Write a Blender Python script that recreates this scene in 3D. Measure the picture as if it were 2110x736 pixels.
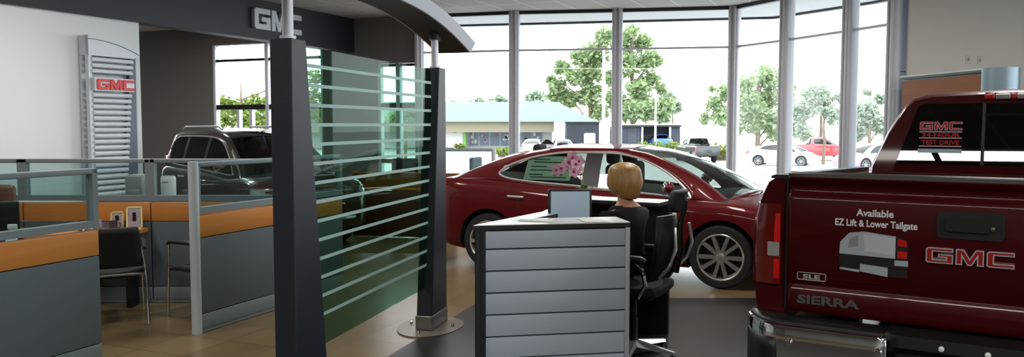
import bpy, bmesh, math, random
from math import sin, cos, pi, radians, sqrt, hypot, atan2
from mathutils import Matrix, Vector
random.seed(7)
SC = bpy.context.scene
COL = SC.collection
for _o in list(bpy.data.objects):
    bpy.data.objects.remove(_o, do_unlink=True)

# ------------------------------------------------------------------ camera, sky, exposure
cam_d = bpy.data.cameras.new('camera'); cam_d.sensor_width = 36.0; cam_d.lens = 29.0
cam_d.clip_start = 0.05; cam_d.clip_end = 600
cam = bpy.data.objects.new('camera', cam_d); COL.objects.link(cam)
cam.location = (0, 0, 1.72); cam.rotation_euler = (radians(90 - 3.77), 0, 0)
SC.camera = cam
SKY_STRENGTH = 5.5
W = bpy.data.worlds.new('overcast_sky'); SC.world = W; W.use_nodes = True
_bg = W.node_tree.nodes['Background']
_bg.inputs[0].default_value = (0.91, 0.96, 1.0, 1); _bg.inputs[1].default_value = SKY_STRENGTH
SC.view_settings.view_transform = 'Standard'
try: SC.view_settings.look = 'None'
except Exception: pass
SC.view_settings.gamma = 1.0; SC.view_settings.exposure = 0.0
SC.view_settings.use_curve_mapping = False
SC.cycles.transparent_max_bounces = 32
SC.cycles.max_bounces = 10
SC.cycles.caustics_reflective = False; SC.cycles.caustics_refractive = False
SC.cycles.sample_clamp_indirect = 4.0
LAMP_POWER = 50.0          # watts of every ceiling troffer
CEIL = 3.78

# ------------------------------------------------------------------ helpers
def lin(c):
    return tuple(((v/255)/12.92 if v/255 <= .04045 else ((v/255+.055)/1.055)**2.4) for v in c)

def new_mat(name):
    m = bpy.data.materials.new(name); m.use_nodes = True
    nt = m.node_tree; nt.nodes.clear()
    out = nt.nodes.new('ShaderNodeOutputMaterial')
    return m, nt, out

def pm(name, rgb, rough=.5, metal=0.0, coat=0.0, noise=0.0, nscale=20.0, bump=0.0, spec=.5, emit=0.0, sheen=0.0):
    m, nt, out = new_mat(name)
    b = nt.nodes.new('ShaderNodeBsdfPrincipled')
    c = lin(rgb) + (1,)
    b.inputs['Base Color'].default_value = c
    b.inputs['Roughness'].default_value = rough; b.inputs['Metallic'].default_value = metal
    b.inputs['Coat Weight'].default_value = coat; b.inputs['Coat Roughness'].default_value = .04
    b.inputs['Specular IOR Level'].default_value = spec
    b.inputs['Sheen Weight'].default_value = sheen
    if emit:
        b.inputs['Emission Color'].default_value = c; b.inputs['Emission Strength'].default_value = emit
    if noise or bump:
        tc = nt.nodes.new('ShaderNodeTexCoord'); n = nt.nodes.new('ShaderNodeTexNoise')
        n.inputs['Scale'].default_value = nscale; n.inputs['Detail'].default_value = 4
        nt.links.new(tc.outputs['Object'], n.inputs['Vector'])
        if noise:
            r = nt.nodes.new('ShaderNodeMixRGB'); r.blend_type = 'MIX'
            r.inputs[1].default_value = tuple(v*(1-noise) for v in c[:3]) + (1,)
            r.inputs[2].default_value = tuple(min(1, v*(1+noise)) for v in c[:3]) + (1,)
            nt.links.new(n.outputs['Fac'], r.inputs[0]); nt.links.new(r.outputs[0], b.inputs['Base Color'])
        if bump:
            bp = nt.nodes.new('ShaderNodeBump'); bp.inputs['Strength'].default_value = bump
            bp.inputs['Distance'].default_value = .01
            nt.links.new(n.outputs['Fac'], bp.inputs['Height']); nt.links.new(bp.outputs[0], b.inputs['Normal'])
    nt.links.new(b.outputs[0], out.inputs[0])
    return m

def glass_mat(name, tint=(1, 1, 1), ior=1.45, rough=0.0, milk=0.0, milk_col=(1, 1, 1), fmax=1.0):
    """thin pane: tinted see-through plus a Fresnel mirror"""
    m, nt, out = new_mat(name)
    t = nt.nodes.new('ShaderNodeBsdfTransparent'); t.inputs[0].default_value = tuple(tint) + (1,)
    g = nt.nodes.new('ShaderNodeBsdfGlossy'); g.inputs['Roughness'].default_value = rough
    lw_ = nt.nodes.new('ShaderNodeLayerWeight'); f0 = 1.7*((ior-1)/(ior+1))**2
    pw = nt.nodes.new('ShaderNodeMath'); pw.operation = 'POWER'; pw.inputs[1].default_value = 5
    f = nt.nodes.new('ShaderNodeMapRange'); f.inputs[3].default_value = f0; f.inputs[4].default_value = fmax
    nt.links.new(lw_.outputs['Facing'], pw.inputs[0]); nt.links.new(pw.outputs[0], f.inputs[0])
    mx = nt.nodes.new('ShaderNodeMixShader')
    base = t.outputs[0]
    if milk:
        d = nt.nodes.new('ShaderNodeBsdfDiffuse'); d.inputs[0].default_value = tuple(milk_col) + (1,)
        m2 = nt.nodes.new('ShaderNodeMixShader'); m2.inputs[0].default_value = milk
        nt.links.new(t.outputs[0], m2.inputs[1]); nt.links.new(d.outputs[0], m2.inputs[2]); base = m2.outputs[0]
    nt.links.new(f.outputs[0], mx.inputs[0]); nt.links.new(base, mx.inputs[1]); nt.links.new(g.outputs[0], mx.inputs[2])
    nt.links.new(mx.outputs[0], out.inputs[0])
    return m

def brick_mat(name, c1, c2, cm, w, h, mortar, rot=0.0, rough=.3, offset=0.0, noise=.06, spec=.5, nscale=3.0):
    m, nt, out = new_mat(name)
    b = nt.nodes.new('ShaderNodeBsdfPrincipled')
    tc = nt.nodes.new('ShaderNodeTexCoord'); mp = nt.nodes.new('ShaderNodeMapping')
    mp.inputs['Rotation'].default_value = (0, 0, rot)
    br = nt.nodes.new('ShaderNodeTexBrick'); br.offset = offset
    br.inputs['Color1'].default_value = lin(c1) + (1,); br.inputs['Color2'].default_value = lin(c2) + (1,)
    br.inputs['Mortar'].default_value = lin(cm) + (1,)
    br.inputs['Scale'].default_value = 1.0; br.inputs['Mortar Size'].default_value = mortar
    br.inputs['Brick Width'].default_value = w; br.inputs['Row Height'].default_value = h
    n = nt.nodes.new('ShaderNodeTexNoise'); n.inputs['Scale'].default_value = nscale; n.inputs['Detail'].default_value = 6
    mr = nt.nodes.new('ShaderNodeMapRange'); mr.inputs[3].default_value = 1-noise*2; mr.inputs[4].default_value = 1+noise*2
    mul = nt.nodes.new('ShaderNodeMixRGB'); mul.blend_type = 'MULTIPLY'; mul.inputs[0].default_value = 1
    L = nt.links.new
    L(tc.outputs['Object'], mp.inputs[0]); L(mp.outputs[0], br.inputs['Vector']); L(mp.outputs[0], n.inputs['Vector'])
    L(n.outputs['Fac'], mr.inputs[0]); L(br.outputs['Color'], mul.inputs[1]); L(mr.outputs[0], mul.inputs[2])
    L(mul.outputs[0], b.inputs['Base Color']); b.inputs['Roughness'].default_value = rough
    b.inputs['Specular IOR Level'].default_value = spec
    L(b.outputs[0], out.inputs[0])
    return m

def wood_mat(name, c1, c2, rough=.35, scale=(2.0, 30.0, 30.0)):
    m, nt, out = new_mat(name)
    b = nt.nodes.new('ShaderNodeBsdfPrincipled')
    tc = nt.nodes.new('ShaderNodeTexCoord'); mp = nt.nodes.new('ShaderNodeMapping'); mp.inputs['Scale'].default_value = scale
    n = nt.nodes.new('ShaderNodeTexNoise'); n.inputs['Scale'].default_value = 1.0; n.inputs['Detail'].default_value = 8
    r = nt.nodes.new('ShaderNodeMixRGB')
    r.inputs[1].default_value = lin(c1) + (1,); r.inputs[2].default_value = lin(c2) + (1,)
    L = nt.links.new
    L(tc.outputs['Object'], mp.inputs[0]); L(mp.outputs[0], n.inputs['Vector']); L(n.outputs['Fac'], r.inputs[0])
    L(r.outputs[0], b.inputs['Base Color']); b.inputs['Roughness'].default_value = rough
    L(b.outputs[0], out.inputs[0])
    return m

def leaf_mat(name, c1, c2, trans=.45):
    m, nt, out = new_mat(name)
    gi = nt.nodes.new('ShaderNodeNewGeometry'); r = nt.nodes.new('ShaderNodeMixRGB')
    r.inputs[1].default_value = lin(c1) + (1,); r.inputs[2].default_value = lin(c2) + (1,)
    nt.links.new(gi.outputs['Random Per Island'], r.inputs[0])
    d = nt.nodes.new('ShaderNodeBsdfDiffuse'); t = nt.nodes.new('ShaderNodeBsdfTranslucent'); mx = nt.nodes.new('ShaderNodeMixShader')
    mx.inputs[0].default_value = trans
    nt.links.new(r.outputs[0], d.inputs[0]); nt.links.new(r.outputs[0], t.inputs[0])
    nt.links.new(d.outputs[0], mx.inputs[1]); nt.links.new(t.outputs[0], mx.inputs[2]); nt.links.new(mx.outputs[0], out.inputs[0])
    return m

class G:
    """collects shapes into one mesh"""
    def __init__(s): s.v = []; s.f = []; s.m = []; s.sm = []
    def add(s, vs, fs, m=0, smooth=True, M=None):
        o = len(s.v)
        for p in vs:
            p = Vector(p)
            s.v.append(tuple(M @ p) if M is not None else tuple(p))
        for f in fs:
            s.f.append([i+o for i in f]); s.m.append(m); s.sm.append(smooth)
        return s
    def box(s, c, d, rz=0, m=0, M=None, bev=0.0):
        x, y, z = d[0]/2, d[1]/2, d[2]/2
        R = Matrix.Translation(c) @ Matrix.Rotation(rz, 4, 'Z')
        if M is not None: R = M @ R
        b = min(bev, x*.9, y*.9, z*.9)
        if b <= 0:
            vs = [(-x,-y,-z),(x,-y,-z),(x,y,-z),(-x,y,-z),(-x,-y,z),(x,-y,z),(x,y,z),(-x,y,z)]
            fs = [(0,3,2,1),(4,5,6,7),(0,1,5,4),(1,2,6,5),(2,3,7,6),(3,0,4,7)]
            return s.add(vs, fs, m, False, R)
        bm = bmesh.new(); bmesh.ops.create_cube(bm, size=1)
        for v in bm.verts: v.co = Vector((v.co.x*2*x, v.co.y*2*y, v.co.z*2*z))
        bmesh.ops.bevel(bm, geom=bm.edges[:], offset=b, segments=3, profile=.5, affect='EDGES')
        bm.verts.ensure_lookup_table(); bm.verts.index_update()
        s.add([v.co.copy() for v in bm.verts], [[v.index for v in f.verts] for f in bm.faces], m, True, R); bm.free(); return s
    def loft(s, rings, m=0, caps=True, closed=True, smooth=True, M=None):
        n = len(rings[0]); vs = [p for r in rings for p in r]; fs = []
        for i in range(len(rings)-1):
            for j in range(n if closed else n-1):
                k = (j+1) % n
                fs.append((i*n+j, i*n+k, (i+1)*n+k, (i+1)*n+j))
        if caps and closed:
            fs.append(tuple(range(n))[::-1]); fs.append(tuple(range((len(rings)-1)*n, len(rings)*n)))
        return s.add(vs, fs, m, smooth, M)
    def tube(s, pts, r, n=8, m=0, M=None, closed=False):
        pts = [Vector(p) for p in pts]; rr = r if isinstance(r, (list, tuple)) else [r]*len(pts)
        rings = []; prev = None
        for i, p in enumerate(pts):
            a = pts[i-1] if (i > 0 or closed) else p
            b = pts[(i+1) % len(pts)] if (i < len(pts)-1 or closed) else p
            t = (b-a).normalized()
            if prev is None:
                u = t.orthogonal().normalized()
            else:
                u = (prev - t*prev.dot(t)); u = u.normalized() if u.length > 1e-6 else t.orthogonal().normalized()
            prev = u; w = t.cross(u)
            rings.append([p + (u*cos(2*pi*k/n) + w*sin(2*pi*k/n))*rr[i] for k in range(n)])
        if closed: rings.append(rings[0])
        return s.loft(rings, m, caps=not closed, M=M)
    def lathe(s, prof, n=32, m=0, M=None, caps=True):
        rings = [[(r*cos(2*pi*k/n), r*sin(2*pi*k/n), z) for k in range(n)] for r, z in prof]
        return s.loft(rings, m, caps=caps, M=M)
    def ball(s, c, r, m=0, nu=16, nv=10, M=None):
        rx, ry, rz = r if isinstance(r, (tuple, list)) else (r, r, r)
        rings = [[(c[0]+rx*sin(pi*i/nv)*cos(2*pi*k/nu), c[1]+ry*sin(pi*i/nv)*sin(2*pi*k/nu), c[2]-rz*cos(pi*i/nv)) for k in range(nu)] for i in range(nv+1)]
        rings[0] = [(c[0]+1e-4*cos(2*pi*k/nu), c[1]+1e-4*sin(2*pi*k/nu), c[2]-rz) for k in range(nu)]
        rings[-1] = [(c[0]+1e-4*cos(2*pi*k/nu), c[1]+1e-4*sin(2*pi*k/nu), c[2]+rz) for k in range(nu)]
        return s.loft(rings, m, M=M)
    def prism(s, poly, d, m=0, M=None, m2=None, inset=0.0, smooth=False):
        """poly (x,y) extruded from z=0 to z=d"""
        n = len(poly); vs = [(p[0], p[1], 0) for p in poly] + [(p[0], p[1], d) for p in poly]
        s.add(vs, [tuple(range(n))[::-1]] + [(i, (i+1) % n, n+(i+1) % n, n+i) for i in range(n)], m, smooth, M)
        bm = bmesh.new(); bv = [bm.verts.new((p[0], p[1], d)) for p in poly]; fc = bm.faces.new(bv)
        if inset:
            bm.normal_update()
            bmesh.ops.inset_region(bm, faces=[fc], thickness=inset, use_even_offset=True, use_boundary=True)
        bm.verts.index_update(); bm.faces.ensure_lookup_table()
        for f in bm.faces:
            s.add([v.co.copy() for v in f.verts], [tuple(range(len(f.verts)))], (m2 if (m2 is not None and f is fc) else m), smooth, M)
        bm.free(); return s
    def grid(s, P, m=0, smooth=True, M=None, mf=None):
        a, b = len(P), len(P[0]); vs = [p for r in P for p in r]
        fs = []; o = len(s.v)
        for p in vs: s.v.append(tuple(M @ Vector(p)) if M is not None else tuple(p))
        for i in range(a-1):
            for j in range(b-1):
                k = mf(i, j) if mf else m
                if k is None: continue
                s.f.append([o+i*b+j, o+i*b+j+1, o+(i+1)*b+j+1, o+(i+1)*b+j]); s.m.append(k); s.sm.append(smooth)
        return s
    def build(s, name, mats, parent=None, sharp=35, weld=False, recalc=True):
        me = bpy.data.meshes.new(name); me.from_pydata(s.v, [], s.f)
        if not isinstance(mats, (list, tuple)): mats = [mats]
        for mt in mats: me.materials.append(mt)
        me.polygons.foreach_set('material_index', s.m); me.polygons.foreach_set('use_smooth', s.sm)
        bm = bmesh.new(); bm.from_mesh(me)
        if weld: bmesh.ops.remove_doubles(bm, verts=bm.verts[:], dist=.0004)
        if recalc: bmesh.ops.recalc_face_normals(bm, faces=bm.faces[:])
        bm.to_mesh(me); bm.free()
        if sharp: me.set_sharp_from_angle(angle=radians(sharp))
        me.update()
        o = bpy.data.objects.new(name, me); COL.objects.link(o)
        if parent is not None: o.parent = parent
        return o

def tag(o, label=None, cat=None, group=None, kind=None):
    if label: o['label'] = label
    if cat: o['category'] = cat
    if group: o['group'] = group
    if kind: o['kind'] = kind
    return o
def thing(name, label, cat, loc=(0, 0, 0), rz=0.0, group=None):
    o = bpy.data.objects.new(name, None); o.empty_display_size = .2; COL.objects.link(o)
    o.location = loc; o.rotation_euler = (0, 0, rz)
    return tag(o, label, cat, group)
def struct(o): o['kind'] = 'structure'; return o
def dup(root, loc=None, rz=None, label=None, group=None):
    r = root.copy(); COL.objects.link(r)
    if loc is not None: r.location = loc
    if rz is not None: r.rotation_euler = (0, 0, rz)
    if label: r['label'] = label
    if group: r['group'] = group
    for ch in list(root.children):
        c = ch.copy(); COL.objects.link(c); c.parent = r
        for g in list(ch.children):
            d = g.copy(); COL.objects.link(d); d.parent = c
    return r
def baked(o, name=None):
    """apply modifiers: replace the mesh with its evaluated copy"""
    bpy.context.view_layer.update()
    dg = bpy.context.evaluated_depsgraph_get()
    me = bpy.data.meshes.new_from_object(o.evaluated_get(dg), preserve_all_data_layers=True, depsgraph=dg)
    me.name = name or o.name
    old = o.data; o.modifiers.clear(); o.data = me
    if old.users == 0: bpy.data.meshes.remove(old)
    return o
def text_poly(body, size, ext=0.001, bold=0.0, sx=1.0, align='CENTER'):
    """lettering as (verts, faces) in the XY plane"""
    cu = bpy.data.curves.new('lettering', 'FONT'); cu.body = body; cu.size = size; cu.extrude = ext; cu.offset = bold
    cu.align_x = align; cu.resolution_u = 3
    o = bpy.data.objects.new('lettering', cu); COL.objects.link(o); bpy.context.view_layer.update()
    dg = bpy.context.evaluated_depsgraph_get(); me = bpy.data.meshes.new_from_object(o.evaluated_get(dg))
    vs = [(v.co.x*sx, v.co.y, v.co.z) for v in me.vertices]; fs = [tuple(p.vertices) for p in me.polygons]
    bpy.data.objects.remove(o, do_unlink=True); bpy.data.curves.remove(cu); bpy.data.meshes.remove(me)
    return vs, fs
def pchip(pts):
    pts = sorted(pts, key=lambda p: p[0]); X = [p[0] for p in pts]; Y = [p[1] for p in pts]; n = len(X)
    d = [(Y[i+1]-Y[i])/(X[i+1]-X[i]) for i in range(n-1)]; mm = [d[0]] + [0]*(n-2) + [d[-1]]
    for i in range(1, n-1):
        mm[i] = 0 if d[i-1]*d[i] <= 0 else 2*d[i-1]*d[i]/(d[i-1]+d[i])
    def f(x):
        if x <= X[0]: return Y[0]
        if x >= X[-1]: return Y[-1]
        i = max(k for k in range(n-1) if X[k] <= x); h = X[i+1]-X[i]; t = (x-X[i])/h
        return (Y[i]*(2*t**3-3*t**2+1) + mm[i]*h*(t**3-2*t**2+t) + Y[i+1]*(-2*t**3+3*t**2) + mm[i+1]*h*(t**3-t**2))
    return f
def lerp(a, b, t): return a+(b-a)*t
GLYPH = {
 'G': [(0,.1),(0,.9),(.1,1),(1.15,1),(1.15,.74),(.3,.74),(.3,.26),(.86,.26),(.86,.38),(.52,.38),(.52,.6),(1.15,.6),(1.15,0),(.1,0)],
 'M': [(0,0),(0,1),(.34,1),(.575,.45),(.81,1),(1.15,1),(1.15,0),(.87,0),(.87,.5),(.67,0),(.48,0),(.28,.5),(.28,0)],
 'C': [(0,.1),(0,.9),(.1,1),(1.1,1),(1.1,.74),(.3,.74),(.3,.26),(1.1,.26),(1.1,0),(.1,0)]}
def block_letters(g, w, h, d, M, m=0, m2=None, inset=0.0):
    """the three wide block capitals of the dealer sign, w x h, centred in XY"""
    tot = 3.6; x = 0
    for ch, step in (('G', 1.25), ('M', 1.25), ('C', 1.1)):
        poly = [(((p[0]+x)/tot-.5)*w, (p[1]-.5)*h) for p in GLYPH[ch]][::-1]
        g.prism(poly, d, m, M, m2=m2, inset=inset); x += step
    return g
def face_M(origin, xdir, zdir=(0, 0, 1)):
    """matrix that maps XY drawing to a standing plane: x->xdir, y->zdir, z->outwards"""
    X = Vector(xdir).normalized(); Y = Vector(zdir).normalized(); Z = X.cross(Y)
    return Matrix(((X.x, Y.x, Z.x, origin[0]), (X.y, Y.y, Z.y, origin[1]), (X.z, Y.z, Z.z, origin[2]), (0, 0, 0, 1)))

# ------------------------------------------------------------------ materials
M = {}
M['tile_tan'] = brick_mat('tan_floor_tile', (110,93,66), (102,86,60), (80,68,51), .46, .46, .006, radians(-67), rough=.28, noise=.10)
M['tile_dark'] = brick_mat('dark_floor_tile', (36,34,32), (32,30,29), (25,24,23), .46, .46, .006, radians(-67), spec=.3, rough=.42, noise=.10)
M['ceil'] = brick_mat('ceiling_panel', (178,176,175), (174,172,172), (212,212,212), 1.2, .6, .012, radians(-67), rough=.9, noise=.03)
M['wall_white'] = pm('white_wall_paint', (222,227,230), .85, noise=.02, nscale=2)
M['wall_grey'] = pm('warm_grey_wall_paint', (114,112,111), .85, noise=.03, nscale=2)
M['wall_beige'] = pm('light_beige_wall_paint', (188,184,176), .85, noise=.03, nscale=2)
M['fascia'] = pm('dark_blue_grey_panel', (29,33,42), .55, noise=.05, nscale=30)
M['column'] = pm('charcoal_textured_vinyl', (25,32,44), .5, noise=.12, nscale=160, bump=.15)
M['silver'] = pm('silver_paint', (186,192,200), .42, metal=.2)
M['louvre'] = pm('bright_silver_louvre', (214,221,229), .45, metal=.15)
M['mullion'] = pm('satin_aluminium', (178,180,188), .5, metal=.1)
M['alu_white'] = pm('white_aluminium', (214,218,228), .4, metal=.2)
M['chrome'] = pm('chrome', (225,225,225), .08, metal=1.0)
M['plate'] = pm('dull_bronze_plate', (112,104,92), .35, metal=.3)
M['bright'] = pm('bright_chrome', (228,226,228), .22, metal=.6)
M['steel'] = pm('brushed_steel', (150,152,155), .3, metal=.9)
M['dark_metal'] = pm('dark_bronze_metal', (40,40,44), .45, metal=.3)
M['black'] = pm('black_plastic', (16,17,19), .45)
M['black_soft'] = pm('black_upholstery', (20,20,23), .8, noise=.15, nscale=120, bump=.2)
M['mesh_blue'] = pm('dark_navy_mesh', (24,29,38), .6, noise=.2, nscale=200, bump=.2)
M['rubber'] = pm('tyre_rubber', (18,18,19), .75)
M['red'] = pm('dark_red_car_paint', (84,4,9), .4, metal=.1, coat=.6, spec=.12)
M['red_truck'] = pm('deep_red_car_paint', (66,2,7), .4, metal=.1, coat=.45, spec=.12)
M['suv'] = pm('dark_bronze_car_paint', (52,46,40), .3, metal=.4, coat=1.0)
M['white_car'] = pm('white_car_paint', (225,228,230), .3, coat=1.0)
M['silver_car'] = pm('silver_car_paint', (165,172,182), .3, metal=.5, coat=1.0)
M['black_car'] = pm('black_car_paint', (45,48,54), .3, metal=.2, coat=1.0)
M['far_red'] = pm('bright_red_car_paint', (186,40,50), .35, coat=1.0)
M['far_pink'] = pm('mauve_car_paint', (172,130,160), .35, coat=1.0)
M['far_blue'] = pm('blue_car_paint', (60,110,190), .35, coat=1.0)
M['car_dark'] = pm('dark_car_interior', (22,22,23), .8)
M['car_glass'] = glass_mat('tinted_car_glass', (.50,.56,.53), 1.5)
M['car_glass_dark'] = glass_mat('deep_tinted_car_glass', (.045,.055,.055), 1.5)
M['pane'] = glass_mat('clear_window_glass', (.96,.98,.97), 1.35)
M['part_glass'] = glass_mat('partition_glass', (.78,.87,.87), 1.45)
M['screen_glass'] = glass_mat('green_screen_glass', (.46,.64,.56), 1.22, fmax=.22)
M['frost'] = pm('frosted_glass_band', (158,190,186), .6)
M['p_frame'] = pm('grey_partition_frame', (116,128,134), .5, metal=.1)
M['p_fabric'] = pm('grey_partition_fabric', (86,95,102), .9, noise=.1, nscale=250, bump=.1)
M['p_wood'] = wood_mat('orange_wood_laminate', (198,132,66), (178,112,50), .4, (1.5, 25, 25))
M['desk_slat'] = pm('silver_grey_laminate', (178,190,204), .45, metal=.1, noise=.02, nscale=60)
M['white_top'] = pm('white_laminate', (232,234,236), .3)
M['groove'] = pm('dark_groove', (34,36,38), .7)
M['lens_red'] = pm('red_lamp_lens', (200,14,18), .12, coat=1.0)
M['lens_dark'] = pm('dark_red_lamp_lens', (96,4,8), .15, coat=.8)
M['lens_clear'] = pm('clear_lamp_lens', (175,178,180), .1, metal=.4, coat=1.0)
M['emblem_red'] = pm('red_emblem_enamel', (150,14,20), .3, coat=1.0)
M['sign_red'] = pm('red_sign_face', (196,34,38), .4)
M['white_vinyl'] = pm('white_vinyl_lettering', (222,224,230), .5)
M['grey_vinyl'] = pm('grey_vinyl', (160,170,178), .5)
M['paper_green'] = pm('pale_green_paper', (178,214,190), .8)
M['paper_ink'] = pm('printed_ink', (70,104,84), .8)
M['paper'] = pm('white_paper', (232,232,226), .8)
M['skin'] = pm('skin', (206,150,122), .55)
M['hair'] = wood_mat('golden_brown_hair', (196,150,88), (112,74,34), .42, (90.0, 90.0, 5.0))
M['top'] = pm('black_knit', (17,15,16), .9, noise=.2, nscale=150)
M['green_leaf'] = pm('dark_green_leaf', (60,98,44), .4)
M['petal'] = pm('pink_petal', (232,180,205), .6, noise=.25, nscale=40)
M['petal_core'] = pm('magenta_petal_heart', (170,44,100), .6)
M['asphalt'] = pm('pale_asphalt', (176,176,176), .9, noise=.06, nscale=.6)
M['kerb'] = pm('concrete_kerb', (205,203,198), .9)
M['grass'] = pm('grass', (140,160,90), .95, noise=.2, nscale=8)
M['mint_roof'] = pm('pale_mint_metal_roof', (104,132,117), .8)
M['cream'] = pm('cream_soffit', (130,122,104), .8)
M['bright_green'] = pm('bright_green_trim', (120,190,90), .7)
M['grey_fence'] = brick_mat('dark_grey_panelling', (62,68,78), (56,62,72), (42,46,54), .9, 40, .03, 0, .8)
M['store_glass'] = pm('storefront_glass', (110,128,150), .2)
M['white_paint'] = pm('white_exterior_paint', (225,225,222), .8)
M['pole_pink'] = pm('rusty_pink_pole', (214,188,182), .7)
M['bark'] = pm('bark', (112,96,80), .9, noise=.2, nscale=6)
M['leaf_pine'] = leaf_mat('pine_needles', (116,138,98), (166,182,138))
M['leaf_oak'] = leaf_mat('oak_leaves', (122,144,106), (172,188,148))  # lightened to put the haze of window reflections into the leaf colour
M['leaf_far'] = leaf_mat('haze_tinted_leaves', (140,156,138), (176,188,170))  # pale and greyed: haze is put into the leaf colour
M['leaf_hedge'] = leaf_mat('hedge_leaves', (96,116,56), (140,156,84))
M['mug'] = pm('maroon_mug', (88,20,26), .4)
M['frame_gold'] = pm('pale_gold_frame', (196,176,120), .4, metal=.4)
M['photo'] = pm('photograph_print', (150,140,150), .5, noise=.6, nscale=30)
M['lamp_glow'] = pm('lit_diffuser', (255,246,228), .6, emit=6.0)
M['screen'] = pm('lit_monitor_screen', (148,168,182), .3, emit=.32)
M['brown_leather'] = pm('brown_leather', (96,58,38), .5)
M['soffit'] = pm('exterior_soffit', (196,200,202), .9)
M['grey_uph'] = pm('grey_upholstery', (108,118,128), .8)
M['plastic_white'] = pm('white_plastic', (205,208,210), .4)
M['plastic_grey'] = pm('grey_plastic', (132,134,136), .5)
M['terracotta'] = pm('clay_pot', (120,80,62), .7)

# ------------------------------------------------------------------ the room
A23 = Vector((.394, .919, 0)); N23 = Vector((.919, -.394, 0))      # the room's own grid, turned 23 degrees
B0 = Vector((-1.749, 15.771, 0)); LD = Vector((-.919, .394, 0))     # rear corner and the window wall that runs left from it
FQ = Vector((-3.153, 16.373, 0))                                    # where the dark fascia meets that wall
MULL = [(-1.749,15.771), (.045,15.255), (1.894,14.962), (3.898,14.587), (4.422,13.376), (4.893,12.033), (5.152,11.172)]

g = G(); g.add([(-11,-7,0),(9.2,-7,0),(9.2,10.9,0),(5.2,11.15,0),(4.46,13.4,0),(3.93,14.64,0),(-1.75,15.85,0),(-9.4,19.2,0),(-11,19.2,0)], [tuple(range(9))], 0, False)
fl = struct(g.build('floor', M['tile_tan']))
g = G(); g.prism([(-2.2,-6.9),(9.0,-6.9),(9.0,8.1),(1.45,8.06),(-.36,7.78),(-.92,6.0),(-2.6,1.2)], .004)
struct(g.build('floor', M['tile_dark'])).name = 'floor_dark_area'
g = G(); g.prism([(-11,-7),(9.2,-7),(9.2,10.9),(5.2,11.15),(4.46,13.4),(3.93,14.64),(-1.75,15.85),(-9.4,19.2),(-11,19.2)], .12, M=Matrix.Translation((0,0,CEIL)))
struct(g.build('ceiling', M['ceil']))

# left wall: bright white face under a dark fascia that carries on over the opening to the side bay
def along(s, out=0.0, z=0.0): return FQ - A23*s + N23*out + Vector((0, 0, z))
def slab(s0, s1, z0, z1, o0, o1):
    c = (along(s0, o0) + along(s1, o1))/2; return (c.x, c.y, (z0+z1)/2), (abs(s1-s0), abs(o1-o0), z1-z0)
rz23 = radians(66.8)
g = G(); c, d = slab(5.19, 24.5, 0, CEIL, -.16, 0); g.box(c, d, rz23); struct(g.build('wall_left', M['wall_white']))
g = G(); c, d = slab(-.05, 24.5, 3.13, CEIL, -.2, .06); g.box(c, d, rz23); struct(g.build('trim_1', M['fascia'])).name = 'trim_fascia'
# window wall of the side bay
def lw(t, out=0.0): p = B0 + LD*t + Vector((-.394,-.919,0))*out; return p
rzl = atan2(LD.y, LD.x)
g = G()
for t0, t1, z0, z1 in [(.0,.949,2.90,CEIL), (.949,2.234,0,CEIL), (2.234,5.074,3.4,CEIL), (5.074,9.2,0,CEIL)]:
    c = lw((t0+t1)/2, -.1); g.box((c.x, c.y, (z0+z1)/2), (t1-t0, .2, z1-z0), rzl)
struct(g.build('wall_back', M['wall_grey']))
g = G(); g.box((-10.9, 6, CEIL/2), (.2, 26, CEIL)); struct(g.build('wall_bay_left', M['wall_grey']))
# wall behind the camera and the glazed wall on the right
g = G(); g.box((-1, -7.1, CEIL/2), (21, .2, CEIL)); struct(g.build('wall_front', M['wall_beige']))
g = G()
g.box((7.2, 11.0, CEIL/2), (3.9, .2, CEIL), radians(-3)); struct(g.build('wall_right', M['wall_beige']))
g = G()
for y0, y1, z0, z1 in [(-7,-5,0,CEIL), (-5,9,0,.12), (-5,9,3.6,CEIL), (9,11,0,CEIL)]:
    g.box((9.2, (y0+y1)/2, (z0+z1)/2), (.2, y1-y0, z1-z0))
struct(g.build('wall_side', M['wall_beige']))
g = G()
for y in (-5, -2.2, .6, 3.4, 6.2, 9): g.box((9.2, y, 1.86), (.16, .14, 3.5))
g.box((9.2, 2, 3.02), (.1, 14, .06))
wf = struct(g.build('window_9', M['mullion']))
g = G(); g.add([(9.2,-5,.12),(9.2,9,.12),(9.2,9,3.6),(9.2,-5,3.6)], [(0,1,2,3)], 0, False); g.build('pane', M['pane'], wf)
# blue-grey column at the end of the glass run
g = G(); g.box((5.30, 11.24, CEIL/2), (.22, .34, CEIL), radians(-10), bev=.01)
g.box((5.30, 11.24, 2.42), (.226, .346, .012), radians(-10), m=1); g.box((5.30, 11.24, 1.2), (.226, .346, .012), radians(-10), m=1)
struct(g.build('trim_column', [pm('blue_grey_column_panel', (134,150,178), .5), M['dark_metal']]))
# the two small switch plates on the beige wall
for k, (x, z, lab) in enumerate([(6.02, 2.57, 'small pale blank wall plate, left of the two high on the beige wall'), (6.17, 2.56, 'small pale blank wall plate, right of the two high on the beige wall')]):
    g = G(); g.box((0, 0, 0), (.075, .012, .115), bev=.004); g.box((0, -.008, 0), (.02, .012, .04), m=1, bev=.002)
    o = g.build('wall_plate', [pm('beige_plate', (172,168,160), .5), M['plastic_grey']]); tag(o, lab, 'wall plate')
    o.location = (x, 10.965+.0 if x < 6.1 else 10.955, z); o.rotation_euler = (0, 0, radians(-3))

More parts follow.
